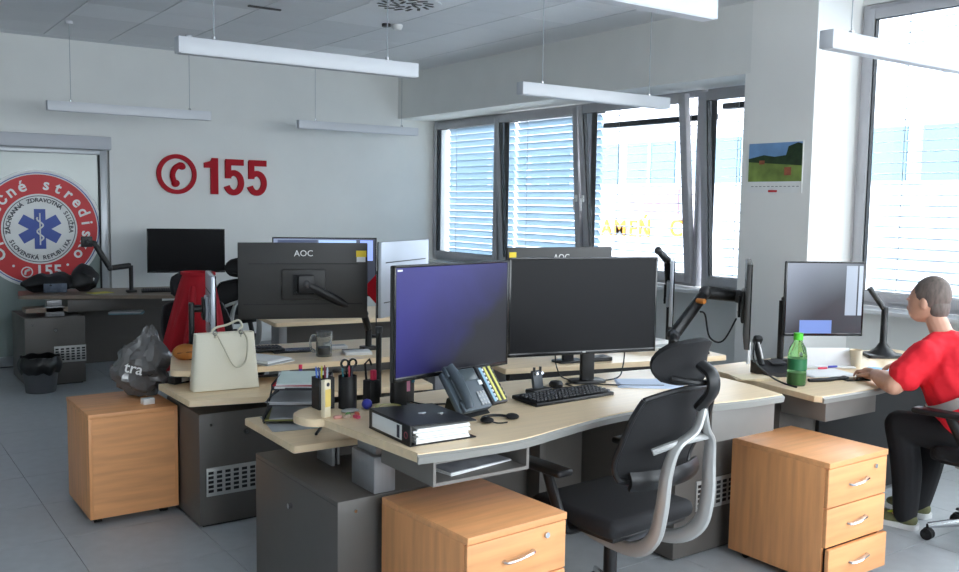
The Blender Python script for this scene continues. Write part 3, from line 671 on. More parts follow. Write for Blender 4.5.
# ================================================================== CHAIRS
def office_chair(label, loc, rz, arm_z=.66, arm_y=(-.02, .24), base_m=None, arm_x=.285):
    t = thing('office_chair', label, 'chair', loc, rz, 'ergonomic mesh office chairs')
    base_m = base_m or M_chrome
    b = MB()
    for k in range(5):
        a = R(90+36+72*k); c, s_ = math.cos(a), math.sin(a)
        b.tube([(c*.03, s_*.03, .125), (c*.12, s_*.12, .115), (c*.24, s_*.24, .09), (c*.315, s_*.315, .075)], [.03, .026, .02, .016], 10, flat=.7)
    b.cyl((0, 0, .115), .045, .07, 18); b.obj('star_base', base_m, t)
    for k in range(5):
        a = R(90+36+72*k); x, y = .315*math.cos(a), .315*math.sin(a)
        w = MB(); w.cyl((x-.012, y, .03), .03, .018, 18, rot=(0, 90, 0)); w.cyl((x+.012, y, .03), .03, .018, 18, rot=(0, 90, 0)); w.sph((x, y, .045), (.026, .026, .02), 10, 6); w.cyl((x, y, .066), .009, .03, 10); w.obj('caster', M_rubber, t)
    g = MB(); g.cyl((0, 0, .22), .028, .2, 18); g.cyl((0, 0, .36), .018, .12, 16); g.obj('gas_column', M_black, t)
    MB().box((0, -.02, .405), (.2, .3, .05), .015).obj('tilt_mechanism', M_char, t)
    for sx in (-1, 1):
        lv = MB(); lv.tube(spline([(sx*.08, .06, .40), (sx*.2, .07, .395), (sx*.27, .07, .41), (sx*.29, .06, .43)], 4), .007, 8); lv.obj('lever', M_chrome, t)
    # seat cushion
    s = MB(); s.box((0, .0, .475), (.50, .47, .075), .035, seg=4); s.box((0, .22, .462), (.46, .08, .07), .03, seg=3); s.obj('seat', M_seat, t)
    MB().box((0, 0, .432), (.44, .42, .025), .01).obj('seat_pan', M_black, t)
    # backrest (mesh panel, curved) and its rim
    def soft(a, b, k=.42): return a*math.sqrt(1-b*b*k), b*math.sqrt(1-a*a*k)
    def bk(u, v):
        a, b = soft(u*2-1, v*2-1, .30); q = (b+1)/2
        y = -.275-.10*q+.04*math.exp(-((q-.2)/.22)**2)+.055*a*a
        return (a*.245, y, .635+.39*q)
    MB().grid(bk, 16, 14, th=.014).obj('backrest', M_mesh, t)
    rim = [bk(i/16, 1) for i in range(17)]+[bk(1, 1-j/14) for j in range(1, 15)]+[bk(1-i/16, 0) for i in range(1, 17)]+[bk(0, j/14) for j in range(1, 14)]
    rim.append(rim[0]); MB().tube(rim, .0115, 8).obj('back_rim', M_black, t)
    lb = MB(); lb.grid(lambda u, v: ((u-.5)*.40, -.315+.05*((u-.5)*2)**2-.015*math.sin(v*math.pi), .635+.075*v), 12, 5, th=.02); lb.obj('lumbar_support', M_black, t)
    # headrest
    def hd(u, v):
        a, b = soft(u*2-1, v*2-1, .40); q = (b+1)/2
        return (a*.165, -.385+.05*a*a-.03*q+.025*math.sin(math.pi*q), 1.04+.165*q)
    MB().grid(hd, 12, 8, th=.022).obj('headrest', M_mesh, t)
    hm = MB(); hm.tube(spline([(0, -.42, .96), (0, -.475, 1.03), (0, -.47, 1.09), (0, -.42, 1.12)], 5), .02, 10, flat=1.6); hm.tube(spline([(-.12, -.38, 1.075), (-.05, -.44, 1.06), (.05, -.44, 1.06), (.12, -.38, 1.075)], 4), .012, 8); hm.obj('headrest_bracket', M_black, t)
    # silver frame sweeping from under the seat up the back
    for sx in (-1, 1):
        x = sx*.105
        p = spline([(x*.9, .17, .40), (x, -.05, .372), (x*1.15, -.23, .385), (x*1.3, -.335, .46), (x*1.3, -.37, .58), (x*1.2, -.38, .72), (x*.95, -.40, .82), (sx*.03, -.43, .88), (0, -.435, .96)], 6)
        n = len(p); MB().tube(p, [.020+.012*math.sin(math.pi*min(1, i/n*1.25)) for i in range(n)], 10, flat=.6).obj('frame_rail', M_satin, t)
    cb = MB(); cb.tube(spline([(-.17, -.345, .80), (-.08, -.40, .835), (.08, -.40, .835), (.17, -.345, .80)], 5), .014, 8); cb.obj('cross_rail', M_satin, t)
    for sx in (-1, 1):
        x = sx*arm_x; y0, y1 = arm_y; ym = (y0+y1)/2
        pdd = MB().box((x, ym, arm_z), (.085, y1-y0, .03), .013, seg=3).obj('armrest', M_black, t)
        po = MB(); po.tube(spline([(sx*.16, .0, .425), (sx*(arm_x-.02), .0, .43), (x, .01, .48), (x, ym-.02, arm_z-.01)], 5), [.02]*16, 10, flat=1.3); po.obj('arm_post', M_black, pdd)
    return t
office_chair('black mesh office chair with a silver frame at the near desk', (2.58, 2.685, 0), 4)
office_chair('black office chair on a chrome star base under the person in red', (4.80, 2.20, 0), 6, arm_z=.70, arm_y=(-.02, .30), arm_x=.33)
office_chair('dark office chair at the far desk beside the red jacket', (2.84, 7.95, 0), 8)
office_chair('dark office chair with the red jacket hung over it', (2.03, 5.80, 0), 190, arm_z=.62)

# ================================================================== PERSON
def remesh(o, voxel, name, m, parent, smooth_it=4):
    ob = o.obj('tmp', m); md = ob.modifiers.new('r', 'REMESH'); md.mode = 'VOXEL'; md.voxel_size = voxel
    sm_ = ob.modifiers.new('s', 'SMOOTH'); sm_.factor = .5; sm_.iterations = smooth_it
    bpy.context.view_layer.update()
    me = bpy.data.meshes.new_from_object(ob.evaluated_get(bpy.context.evaluated_depsgraph_get())); me.name = name
    bpy.data.objects.remove(ob)
    me.polygons.foreach_set('use_smooth', [True]*len(me.polygons))
    if not me.materials: me.materials.append(m)
    return link(name, me, parent)
def limb(o, pts, rad, flat=1):
    p = spline(pts, 5); n = len(p); k = len(rad)-1
    rr = [rad[min(int(i*k/(n-1)), k-1)]*(1-(i*k/(n-1)-min(int(i*k/(n-1)), k-1)))+rad[min(int(i*k/(n-1)), k-1)+1]*(i*k/(n-1)-min(int(i*k/(n-1)), k-1)) for i in range(n)]
    o.tube(p, rr, 14, flat)
    for q, r in ((p[0], rr[0]), (p[-1], rr[-1])): o.sph(tuple(q), r, 12, 8)
PB = Vector((4.80, 2.22, 0))
P_ = thing('person', 'person in a red t-shirt and black trousers seated at the right hand desk', 'person', tuple(PB))
def rel(*p): return tuple(Vector(p)-PB)
HD = rel(4.72, 2.575, 1.225)
body = MB()
limb(body, [rel(4.79, 2.22, .56), rel(4.73, 2.31, .72), rel(4.70, 2.41, .88), rel(4.72, 2.46, .99)], [.15, .165, .16, .10])
limb(body, [rel(4.575, 2.49, .965), rel(4.72, 2.46, 1.0), rel(4.885, 2.45, .965)], [.06, .075, .06])
limb(body, [rel(4.72, 2.47, 1.02), rel(4.72, 2.53, 1.14)], [.058, .052])
body.sph(HD, (.076, .096, .118), 24, 16, rot=(18, 0, 8)); body.sph(tuple(Vector(HD)+Vector((-.005, .035, -.055))), (.058, .062, .062), 16, 10)
fdir = Vector((-.12, .97, -.22)).normalized(); fr = fdir.cross(Vector((0, 0, 1))).normalized(); fu = fr.cross(fdir)
def face(a, b, c): return tuple(Vector(HD)+fr*a+fdir*b+fu*c)
body.sph(face(0, .1, -.025), (.013, .018, .02), 10, 8); body.sph(face(0, .094, -.005), (.009, .012, .022), 10, 8)
for sx in (-1, 1): body.sph(face(sx*.078, -.005, -.012), (.012, .02, .032), 10, 8); body.sph(face(sx*.032, .082, .022), (.02, .014, .009), 10, 6)
body.sph(face(0, .088, -.062), (.026, .013, .009), 10, 6)
SL, EL, WL = rel(4.575, 2.49, .955), rel(4.455, 2.585, .80), rel(4.60, 2.775, .808)
SR_, ER, WR = rel(4.885, 2.45, .955), rel(5.02, 2.58, .80), rel(4.99, 2.80, .805)
limb(body, [SL, tuple((Vector(SL)+Vector(EL))/2), EL], [.068, .06, .052]); limb(body, [EL, tuple((Vector(EL)+Vector(WL))/2), WL], [.053, .052, .032])
limb(body, [SR_, tuple((Vector(SR_)+Vector(ER))/2), ER], [.068, .06, .052]); limb(body, [ER, tuple((Vector(ER)+Vector(WR))/2), WR], [.053, .052, .032])
def hand(o, w, d, side, zoff=0):
    w = Vector(w); d = Vector(d).normalized(); sd = d.cross(Vector((0, 0, 1))).normalized()*side; upv = Vector((0, 0, 1))
    limb(o, [tuple(w), tuple(w+d*.04), tuple(w+d*.085)], [.026, .033, .032], .62)
    for k, (off, ln) in enumerate(((-.03, .072), (-.010, .082), (.010, .078), (.029, .06))):
        a = w+d*.08+sd*off; q = [a, a+d*ln*.42+upv*.010+sd*off*.15, a+d*ln*.75+upv*-.004+sd*off*.2, a+d*ln*.95+upv*-.024+sd*off*.2]
        o.tube([tuple(x) for x in spline(q, 3)], [.0098-.0028*i/9 for i in range(10)], 8); o.sph(tuple(q[-1]), .0075, 8, 6)
    a = w+d*.025-sd*.028; q = [a, a+d*.03-sd*.022-upv*.008, a+d*.062-sd*.026-upv*.014]
    o.tube([tuple(x) for x in spline(q, 3)], [.013, .0125, .012, .0115, .011, .0105, .009], 8); o.sph(tuple(q[-1]), .009, 8, 6)
hand(body, WL, (.42, .88, -.06), 1); hand(body, WR, (-.15, .98, -.06), -1)
HL, KL, AL = rel(4.71, 2.25, .545), rel(4.60, 2.62, .565), rel(4.66, 2.60, .10)
HR, KR, AR = rel(4.89, 2.23, .545), rel(4.93, 2.62, .565), rel(4.90, 2.66, .10)
for h_, k_, a_ in ((HL, KL, AL), (HR, KR, AR)):
    limb(body, [h_, tuple((Vector(h_)+Vector(k_))/2), k_], [.085, .08, .06]); limb(body, [k_, tuple((Vector(k_)+Vector(a_))/2+Vector((0, -.02, 0))), a_], [.058, .055, .038])
    limb(body, [a_, tuple(Vector(a_)+Vector((-.01, .07, -.06)))], [.034, .024])
remesh(body, .0055, 'body', M_skin, P_, 3)
sh = MB()
limb(sh, [rel(4.79, 2.21, .53), rel(4.73, 2.30, .70), rel(4.70, 2.40, .87), rel(4.72, 2.45, .975)], [.18, .195, .185, .115], .95)
limb(sh, [rel(4.585, 2.49, .965), rel(4.72, 2.46, 1.0), rel(4.88, 2.45, .965)], [.075, .09, .075])
for S_, E_ in ((SL, EL), (SR_, ER)):
    m_ = Vector(S_)+(Vector(E_)-Vector(S_))*.62; limb(sh, [S_, tuple((Vector(S_)+m_)/2), tuple(m_)], [.085, .083, .088])
so = remesh(sh, .008, 'shirt', M_shirt, P_, 3)
tx = bpy.data.textures.new('folds', 'CLOUDS'); tx.noise_scale = .09
dm = so.modifiers.new('folds', 'DISPLACE'); dm.texture = tx; dm.strength = .022; dm.mid_level = .5
bd = MB(); c0 = Vector(rel(4.712, 2.345, .775)); ax = (Vector(rel(4.705, 2.37, .82))-Vector(rel(4.77, 2.25, .60))).normalized(); e1 = Vector((1, 0, 0)); e1 = (e1-ax*e1.dot(ax)).normalized(); e2 = ax.cross(e1)
def bfn(u, v):
    a = 2*math.pi*u; return tuple(c0+ax*(v-.5)*.05+e1*math.cos(a)*.203+e2*math.sin(a)*.198)
bd.grid(bfn, 40, 1, closed=True, th=.004).obj('reflective_band', M_reflect, P_)
trs = MB()
limb(trs, [rel(4.80, 2.19, .55), rel(4.80, 2.25, .60)], [.16, .15])
for h_, k_, a_ in ((HL, KL, AL), (HR, KR, AR)):
    limb(trs, [h_, tuple((Vector(h_)+Vector(k_))/2), k_], [.105, .10, .08]); limb(trs, [k_, tuple((Vector(k_)+Vector(a_))/2+Vector((0, -.02, 0))), tuple(Vector(a_)+Vector((0, 0, -.02)))], [.08, .078, .062])
remesh(trs, .008, 'trousers', M_trouser, P_, 3)
for a_, dx in ((AL, -.03), (AR, .02)):
    q = Vector(a_); shoe = MB(); d_ = Vector((dx, .2, 0)).normalized()
    shoe.sph(tuple(q+Vector((0, -.01, -.05))), (.045, .06, .045), 14, 10); shoe.sph(tuple(q+d_*.10+Vector((0, 0, -.06))), (.05, .10, .036), 16, 10, rot=(0, 0, math.degrees(math.atan2(-d_.x, d_.y))))
    so_ = remesh(shoe, .007, 'shoe', mat('olive_shoe', (96, 98, 66), .7, noise=.2, nscale=20), P_, 3)
    sl = MB(); sl.prism([tuple((q+d_*(y-.07)+Vector((d_.y, -d_.x, 0))*x).xy) for x, y in rounded([(-.042, 0), (.042, 0), (.052, .17), (.03, .27), (-.03, .27), (-.052, .17)], .03, 4)], .002, .03); sl.obj('sole', M_white, so_)
    lc = MB(); lc.box(tuple(q+d_*.06+Vector((0, 0, -.022))), (.05, .06, .012), .004, rot=(-25, 0, 0)); lc.obj('laces', mat('lime_laces', (170, 190, 60), .7), so_)
hr = MB(); hr.sph(tuple(Vector(HD)+Vector((.004, -.018, .028))), (.084, .095, .108), 24, 16, rot=(18, 0, 8)); hr.sph(tuple(Vector(HD)+Vector((.004, -.06, -.03))), (.066, .05, .07), 16, 10)
hb_ = hr.bm
for v in list(hb_.verts):
    p = v.co-Vector(HD)
    if p.dot(fdir) > .045 and p.dot(fu) < .062: hb_.verts.remove(v)
remesh_src = hr.obj('hair', M_hair, P_)

# ================================================================== RED JACKET ON CHAIR
j = thing('red_jacket', 'red jacket draped over an office chair behind the handbag', 'jacket', (1.945, 5.93, .62), 15)
j.scale = (1.12, 1.1, 1.03)
def jk(u, v):
    a = 2*math.pi*u; z = .58*(1-v); w = .07+.135*v**.75; d_ = .10+.03*v
    rip = 1+.16*math.sin(5*a+2+v)*v+.08*math.sin(11*a+2*v)*v
    return (w*rip*math.cos(a)-.03*v, d_*rip*math.sin(a), z+.012*math.sin(7*a)*v)
MB().grid(jk, 48, 16, closed=True, th=.004).obj('body_cloth', M_jacket, j)
sv = MB(); sv.tube(spline([(-.07, -.06, .50), (-.13, -.12, .32), (-.16, -.12, .05), (-.165, -.11, -.10)], 6), [.03+.018*math.sin(i*.9)*.3+.012*i/18 for i in range(19)], 12, flat=.6); sv.obj('sleeve', M_jacket, j)
MB().grid(lambda u, v: (.085*math.cos(2*math.pi*u), .11*math.sin(2*math.pi*u), .575+.02*math.sin(math.pi*v)-.0*v), 24, 3, closed=True, th=.006).obj('collar', M_jacket, j)

# ================================================================== THINGS ON THE NEAR DESK
def cable(label, pts, r=.0035, name='cable'):
    return tag(MB().tube(spline(pts, 6), r, 6).obj(name, M_cable), label, 'cable')
def keyboard(label, loc, rz, L=.46, W_=.17):
    t = thing('computer_keyboard', label, 'keyboard', loc, rz, 'black computer keyboards')
    MB().box((0, 0, .010), (L, W_, .018), .006, rot=(3, 0, 0)).obj('case', M_black, t)
    km = MB().box((0, 0, 0), (.0165, .0165, .007), .002).obj('key', M_char); me = km.data; bpy.data.objects.remove(km)
    for r_ in range(5):
        for k in range(21):
            x = -L/2+.022+k*(L-.044)/20; y = -W_/2+.022+r_*.026
            link('key', me, t, (x, y, .0215+.0013*r_*.9))
    return t
keyboard('black keyboard on the near desk below the wide black monitor', (2.625, 3.055, ZN+.001), 2)
t = thing('ring_binder', 'black ring binder full of pages at the front corner of the near desk', 'binder', (1.622, 2.70, ZN), -2)
MB().box((.004, .16, .038), (.008, .32, .076), .002).obj('spine', M_black, t)
MB().prism([(0, 0), (.275, 0), (.275, .004), (0, .004)], 0, .32, rot=(90, 0, 0)).obj('bottom_cover', M_black, t).location.y = .32
MB().prism([(0, .072), (.275, .062), (.275, .066), (0, .076)], 0, .32, rot=(90, 0, 0)).obj('top_cover', M_black, t).location.y = .32
lb = MB().rng(-.0015, 0, .06, .29, .012, .066).obj('spine_label', M_paper, t, smooth=False)
MB().rng(-.002, -.0014, .075, .095, .016, .062).obj('label_print', M_print, lb, smooth=False)
MB().ring(.013, .009, 0, .004, (-.001, .03, .036), (0, 90, 0), 20).obj('finger_ring', mat('dull_red', (140, 60, 70), .5), t)
for k in range(7): MB().box((.14+random.uniform(-.006, .006), .153+random.uniform(-.006, .004), .0095+.0076*k), (.225+random.uniform(-.01, .012), .296, .0066), .0012).obj('page_block', M_paper, t, smooth=False)
for x, y in ((.09, .17), (.13, .14)): MB().cyl((x, y, .0745-.036*x), .010, .0015, 16).obj('rivet', M_chrome, t).scale = (1.6, 1, 1)
# desk phone with key module
t = thing('desk_phone', 'grey desk phone with a yellow labelled key module on the near desk', 'telephone', (2.085, 3.02, ZN), 12)
t.scale = (.93, .93, .93)
ft = MB(); ft.prism([(-.06, 0), (.07, 0), (.05, .07), (.0, .10), (-.03, .03)], -.08, .08, rot=(90, 0, 90)); ft.obj('foot', M_black, t)
def on_face(x, y, z=0):   # sloped face coordinates: x across, y up the slope
    a = R(52); return (x, -.075+y*math.cos(a)-z*math.sin(a), .028+y*math.sin(a)+z*math.cos(a))
def fbox(o, x, y, z, w, h, d, bev=.003): o.box(on_face(x, y, z), (w, h, d), bev, rot=(52, 0, 0)); return o
M_ph = mat('phone_slate', (74, 84, 92), .4)
fbox(MB(), -.03, .10, .0, .20, .20, .03, .008).obj('body', M_ph, t)
fbox(MB(), .01, .165, .017, .095, .055, .004).obj('display', mat('phone_display', (60, 70, 74), .25), t)
fbox(MB(), .035, .045, .017, .05, .05, .004).obj('keypad', mat('phone_keypad', (150, 156, 160), .5), t)
for r_ in range(4):
    for k in range(3): fbox(MB(), .015+.018*k, .02+.018*r_, .0185, .012, .011, .004, .001).obj('key', M_paperg, t)
hs = MB(); p = [on_face(-.095, .005, .035), on_face(-.095, .06, .05), on_face(-.095, .14, .05), on_face(-.095, .205, .035)]
hs.tube(spline(p, 5), [.019]*16, 12, flat=1.4); fbox(hs, -.095, .02, .022, .055, .055, .025, .01); fbox(hs, -.095, .19, .022, .055, .055, .025, .01); hs.obj('handset', M_ph, t)
fbox(MB(), -.095, .105, .024, .02, .10, .008, .003).obj('handset_grip', mat('phone_pale', (150, 160, 166), .4), t)
mo = fbox(MB(), .135, .105, -.002, .10, .19, .026, .006).obj('key_module', M_char, t)
for c_ in range(3):
    fbox(MB(), .105+.03*c_, .105, .012, .014, .17, .003, .0005).obj('label_strip', [mat('blue_strip', (150, 190, 214), .6), mat('yellow_strip', (222, 214, 120), .6), M_paper][c_ if c_ < 2 else 1], mo)
    for r_ in range(8): fbox(MB(), .116+.03*c_, .03+.021*r_, .0135, .009, .012, .004, .001).obj('module_key', M_white if c_ == 0 else M_char, mo)
fbox(MB(), .06, .12, .018, .022, .022, .003, .001).obj('sticker', M_white, t)
# headset lying in front of the phone
t = thing('headset', 'black headset lying flat in front of the desk phone', 'headset', (2.12, 2.86, ZN))
MB().tube([(.062*math.cos(R(a)), .062*math.sin(R(a))-.0, .007) for a in range(0, 185, 12)], .0055, 8).obj('headband', M_black, t)
for sx in (-1, 1): MB().sph((sx*.062, -.012, .012), (.026, .03, .012), 14, 8).obj('ear_cushion', M_rubber, t)
MB().tube(spline([(-.062, -.02, .012), (-.04, -.055, .006), (.0, -.062, .006)], 5), .003, 6).obj('microphone_boom', M_black, t)
# charging stand behind the keyboard
t = thing('charging_stand', 'small upright black charging stand with two silver contacts behind the keyboard', 'stand', (2.60, 3.20, ZN), 8)
MB().box((0, 0, .01), (.12, .06, .02), .006).obj('base', M_black, t); MB().box((.0, .012, .055), (.062, .018, .09), .006, rot=(-10, 0, 0)).obj('upright', mat('slate_plastic', (56, 62, 68), .4), t)
for sx in (-1, 1): MB().cyl((sx*.016, -.002, .088), .007, .008, 14, rot=(80, 0, 0)).obj('contact', M_chrome, t)
MB().tube([(-.02, .012, .095), (-.02, .012, .115)], .006, 8).obj('prong', M_black, t); MB().tube([(.02, .012, .095), (.02, .012, .115)], .006, 8).obj('prong', M_black, t)
tag(MB().lathe([(.0, 0), (.032, .0), (.034, .012), (.026, .024), (0, .03)], (2.76, 3.27, ZN), 20).obj('puck_speaker', M_black), 'small black round puck under the wide black monitor', 'speaker')
t = thing('paper_sheets', 'bluish white paper sheets lying left of the mesh headrest', 'papers', (3.17, 3.08, ZN), -38)
for k in range(3): MB().box((.006*k, .004*k, .001+.0018*k), (.297, .21, .0014), rot=(0, 0, 3*k)).obj('sheet', mat('bluish_paper', (206, 218, 238), .75), t, smooth=False)
cable('black cable snaking across the near desk behind the keyboard', [(2.68, 3.25, ZN+.004), (2.80, 3.20, ZN+.004), (2.83, 3.28, ZN+.004), (2.92, 3.22, ZN+.004), (3.05, 3.10, ZN+.004), (3.2, 3.0, ZN+.004)])
cable('black cable hanging below the wide black monitor', [(2.80, 3.33, 1.05), (2.83, 3.35, .92), (2.90, 3.34, ZN+.006), (3.10, 3.24, ZN+.006), (3.22, 3.30, .90), (3.25, 3.32, 1.05)])
cable('black cable curling behind the desk phone', [(1.99, 3.34, ZN+.004), (2.02, 3.24, ZN+.004), (2.10, 3.20, ZN+.004), (2.16, 3.10, ZN+.004)])
# pen cups and clutter at the left end
def pen(parent, x, y, z, c, h=.14, lean=(4, 3)):
    q = MB(); q.cyl((0, 0, h/2), .0042, h, 8); q.cyl((0, 0, h+.008), .0048, .018, 8, .002); ob = q.obj('pen', mat('pen_%d_%d_%d' % c, c, .4), parent); ob.location = (x, y, z); ob.rotation_euler = (R(lean[0]), R(lean[1]), 0)
t = thing('pen_holder', 'black square pen holder with blue and yellow pens beside the pale box', 'pen holder', (1.635, 3.42, ZN))
open_ = MB(); open_.rng(-.035, .035, -.035, .035, 0, .004); [open_.rng(*r_, 0, .13) for r_ in ((-.035, -.032, -.035, .035), (.032, .035, -.035, .035), (-.032, .032, -.035, -.032), (-.032, .032, .032, .035))]
open_.obj('cup', M_black, t, smooth=False)
for k, c_ in enumerate(((70, 110, 190), (210, 200, 60), (60, 70, 120), (200, 205, 215), (150, 60, 80))): pen(t, -.018+.009*k, .012*math.sin(k*2), .006, c_, .15, (random.uniform(-7, 7), random.uniform(-7, 7)))
t = thing('pen_holder', 'black tall pen holder with scissors and a teal pen', 'pen holder', (1.722, 3.37, ZN))
cp = MB(); cp.lathe([(.0, .003), (.036, .003), (.036, .0), (.038, .0), (.038, .135), (.036, .135), (.036, .004), (0, .004)], n=24); cp.obj('cup', M_black, t)
for k, c_ in enumerate(((40, 120, 130), (60, 60, 70), (190, 60, 80))): pen(t, -.012+.011*k, .008*math.cos(k*2.2), .006, c_, .155, (random.uniform(-6, 6), random.uniform(-6, 6)))
sc_ = MB()
for sx in (-1, 1): sc_.ring(.020, .013, -.004, .004, (sx*.018+.005, 0, .185), (90, 0, 0), 20); sc_.tube([(sx*.012+.005, 0, .168), (.005-sx*.006, 0, .02)], .005, 6)
sc_.obj('scissors', M_blackg, t)
t = thing('glue_box', 'pale upright box with a yellow label at the rounded desk end', 'box', (1.572, 3.262, ZN), 20)
MB().box((0, 0, .075), (.034, .022, .15), .003).obj('carton', mat('pale_carton', (226, 214, 186), .6), t); MB().box((0, -.0115, .078), (.03, .001, .07)).obj('yellow_label', mat('straw_print', (224, 196, 110), .6), t, smooth=False); MB().cyl((0, -.0118, .132), .008, .002, 14, rot=(90, 0, 0)).obj('emblem_print', M_print, t)
t = thing('highlighter_stand', 'black upright holder with a bright pink highlighter cap', 'holder', (1.85, 3.40, ZN), 10)
MB().box((0, 0, .05), (.055, .05, .10), .004).obj('holder', M_black, t); MB().box((.0, -.012, .122), (.024, .02, .044), .005).obj('highlighter_cap', M_pink, t); MB().tube([(-.02, .01, .10), (-.025, .012, .17), (-.0, .015, .185), (.012, .015, .16)], .005, 8).obj('wire_loop', M_black, t)
t = thing('desk_box', 'black desk organiser box with a pink note at the foot of the purple monitor', 'organiser', (1.965, 3.34, ZN), 12)
MB().box((0, 0, .06), (.09, .06, .12), .005).obj('box', M_black, t); MB().box((0, -.031, .075), (.034, .002, .046)).obj('pink_note', mat('pink_note', (214, 140, 168), .7), t, smooth=False); MB().box((.036, -.02, .10), (.018, .024, .03), .003).obj('teal_clip', mat('teal_plastic', (30, 110, 130), .4), t)
t = thing('tape_roll', 'roll of yellowish tape lying behind the binder', 'tape', (1.80, 3.165, ZN))
MB().ring(.055, .040, 0, .035, n=32).obj('tape', mat('yellow_tape', (196, 190, 104), .35, noise=.15), t); MB().ring(.040, .036, 0, .035, n=32).obj('core', mat('card_core', (160, 150, 120), .7), t)
t = thing('tape_roll', 'second roll of yellow tape right of the first behind the binder', 'tape', (1.925, 3.10, ZN))
MB().ring(.045, .030, 0, .028, n=32).obj('tape', MATS['yellow_tape'], t); MB().ring(.030, .026, 0, .028, n=32).obj('core', MATS['card_core'], t)
tag(MB().sph((1.775, 3.30, ZN+.022), (.022, .022, .022), 14, 10).obj('blue_ball', mat('cobalt', (44, 50, 150), .4)), 'small cobalt blue ball behind the binder spine', 'ball')
tag(MB().sph((1.69, 3.285, ZN+.008), (.04, .026, .008), 16, 8).obj('silver_dish', M_satin), 'small flat silver dish before the pen holders', 'dish')
for k, (x, y, c_, nm) in enumerate(((1.60, 3.215, (206, 150, 140), 'salmon pink eraser nearest the pale box'), (1.635, 3.205, (196, 176, 160), 'beige eraser between two pink ones'), (1.655, 3.235, (110, 160, 90), 'green clip among the erasers'), (1.69, 3.225, (224, 110, 90), 'orange red clip among the erasers'), (1.665, 3.18, (226, 90, 120), 'pink eraser closest to the binder'))):
    tag(MB().box((x, y, ZN+.007), (.034, .016, .013), .004, rot=(0, 0, 25*k)).obj('eraser', mat('eraser_%d' % k, c_, .6)), nm, 'eraser', 'small erasers and clips on the near desk')
# letter trays on the rear ledge
LT = thing('letter_tray', 'stack of three black letter trays on the lower ledge behind the near desk', 'letter tray', (1.735, 3.93, .70), -32)
for k in range(3):
    z = .012+.072*k; dx = .02*k
    tr_ = MB(); tr_.box((dx, 0, z), (.24, .31, .004)); tr_.box((dx-.12, 0, z+.012), (.004, .31, .028)); tr_.box((dx+.12, 0, z+.012), (.004, .31, .028)); tr_.box((dx, .155, z+.012), (.24, .004, .028))
    tr_.box((dx, -.155, z+.004), (.24, .004, .012)); tr_.obj('tray', M_char, LT, smooth=False)
for sx in (-1, 1):
    for sy in (-1, 1): MB().tube([(sx*.118, sy*.14, 0), (sx*.118+.04, sy*.14, .17)], .004, 6).obj('riser', M_black, LT)
def pile(label, loc, rz, sizes, mats, name='paper_pile', tiltx=0):
    t = thing(name, label, 'papers', loc, rz); z = 0
    for k, (w, d_, h) in enumerate(sizes):
        o_ = MB().box((random.uniform(-.006, .006), random.uniform(-.006, .006), z+h/2), (w, d_, h), .0008, rot=(0, 0, random.uniform(-7, 7))).obj('sheet', mats[k % len(mats)], t, smooth=False); z += h+.0004
    return t
Mr = mat('red_folder', (190, 40, 56), .6)
pile('white papers with a red folder in the top letter tray', (1.76, 3.915, .862), -32, [(.21, .30, .008), (.215, .30, .004), (.21, .297, .006), (.21, .297, .005)], [M_paper, Mr, M_paper, mat('mint_paper', (206, 222, 216), .8)])
pile('grey documents in the middle letter tray', (1.74, 3.915, .790), -32, [(.21, .30, .006), (.21, .30, .005)], [M_paperg, M_paperg])
pile('olive folder in the bottom letter tray', (1.72, 3.915, .718), -32, [(.215, .30, .008), (.21, .297, .004)], [M_olive, M_paperg])
pile('grey paper lying on the lower ledge below the letter trays', (1.66, 3.82, .7005), -8, [(.21, .297, .002), (.2, .29, .002)], [M_paperg])
tag(MB().box((1.70, 3.60, .707), (.13, .012, .01), .003, rot=(0, 0, 55)).obj('marker_pen', M_black), 'black marker lying on the lower ledge', 'pen')
pile('white magazines lying in the open cubby under the near desk', (1.90, 2.78, .7345), 4, [(.30, .21, .004), (.297, .21, .004), (.29, .2, .003)], [M_paper, M_paper, mat('magazine_print', (150, 152, 158), .5, noise=.4, nscale=9)])

# ================================================================== THINGS ON THE OPPOSITE DESK
t = thing('handbag', 'cream leather handbag standing on the lower ledge', 'handbag', (1.682, 4.715, .70), -6)
t.scale = (1.04, 1.04, 1.07)
def hbf(u, v):
    a = 2*math.pi*u; w = .17-.022*v; d_ = .055-.018*v; e = .35
    c_, s_ = math.cos(a), math.sin(a); return (w*math.copysign(abs(c_)**e, c_), d_*math.copysign(abs(s_)**e, s_), .005+.275*v)
o = MB(); o.grid(hbf, 48, 10, closed=True, th=.006); o.obj('shell', M_bag, t)
MB().box((0, 0, .006), (.33, .10, .008), .002).obj('bottom', M_bag, t)
MB().tube([(.012, -.052+.017*v/8, .01+.272*v/8) for v in range(9)], .0015, 6).obj('seam', M_strap, t)
for sy, dz in ((-1, -.16), (1, .03)):
    p = [(-.055, sy*.037, .26), (-.05, sy*.044, .285), (-.02, sy*.062, .22 if sy < 0 else .30), (.035, sy*.068, .28+dz), (.09, sy*.064, .30+dz), (.105, sy*.05, .24 if sy < 0 else .30), (.085, sy*.04, .285), (.075, sy*.037, .26)]
    MB().tube(spline(p, 6), .006, 8, flat=.6).obj('strap', M_strap, t)
for x in (-.055, .075): MB().ring(.012, .008, -.003, .003, (x, -.042, .285), (90, 0, 0), 16).obj('ring', M_chrome, t)
t = thing('plastic_bag', 'crumpled grey plastic bag with white letters on the turned pedestal', 'plastic bag', (1.41, 5.30, .59), 0)
o = MB(); o.sph((0, 0, .16), (.15, .11, .175), 30, 22); rs = random.Random(3)
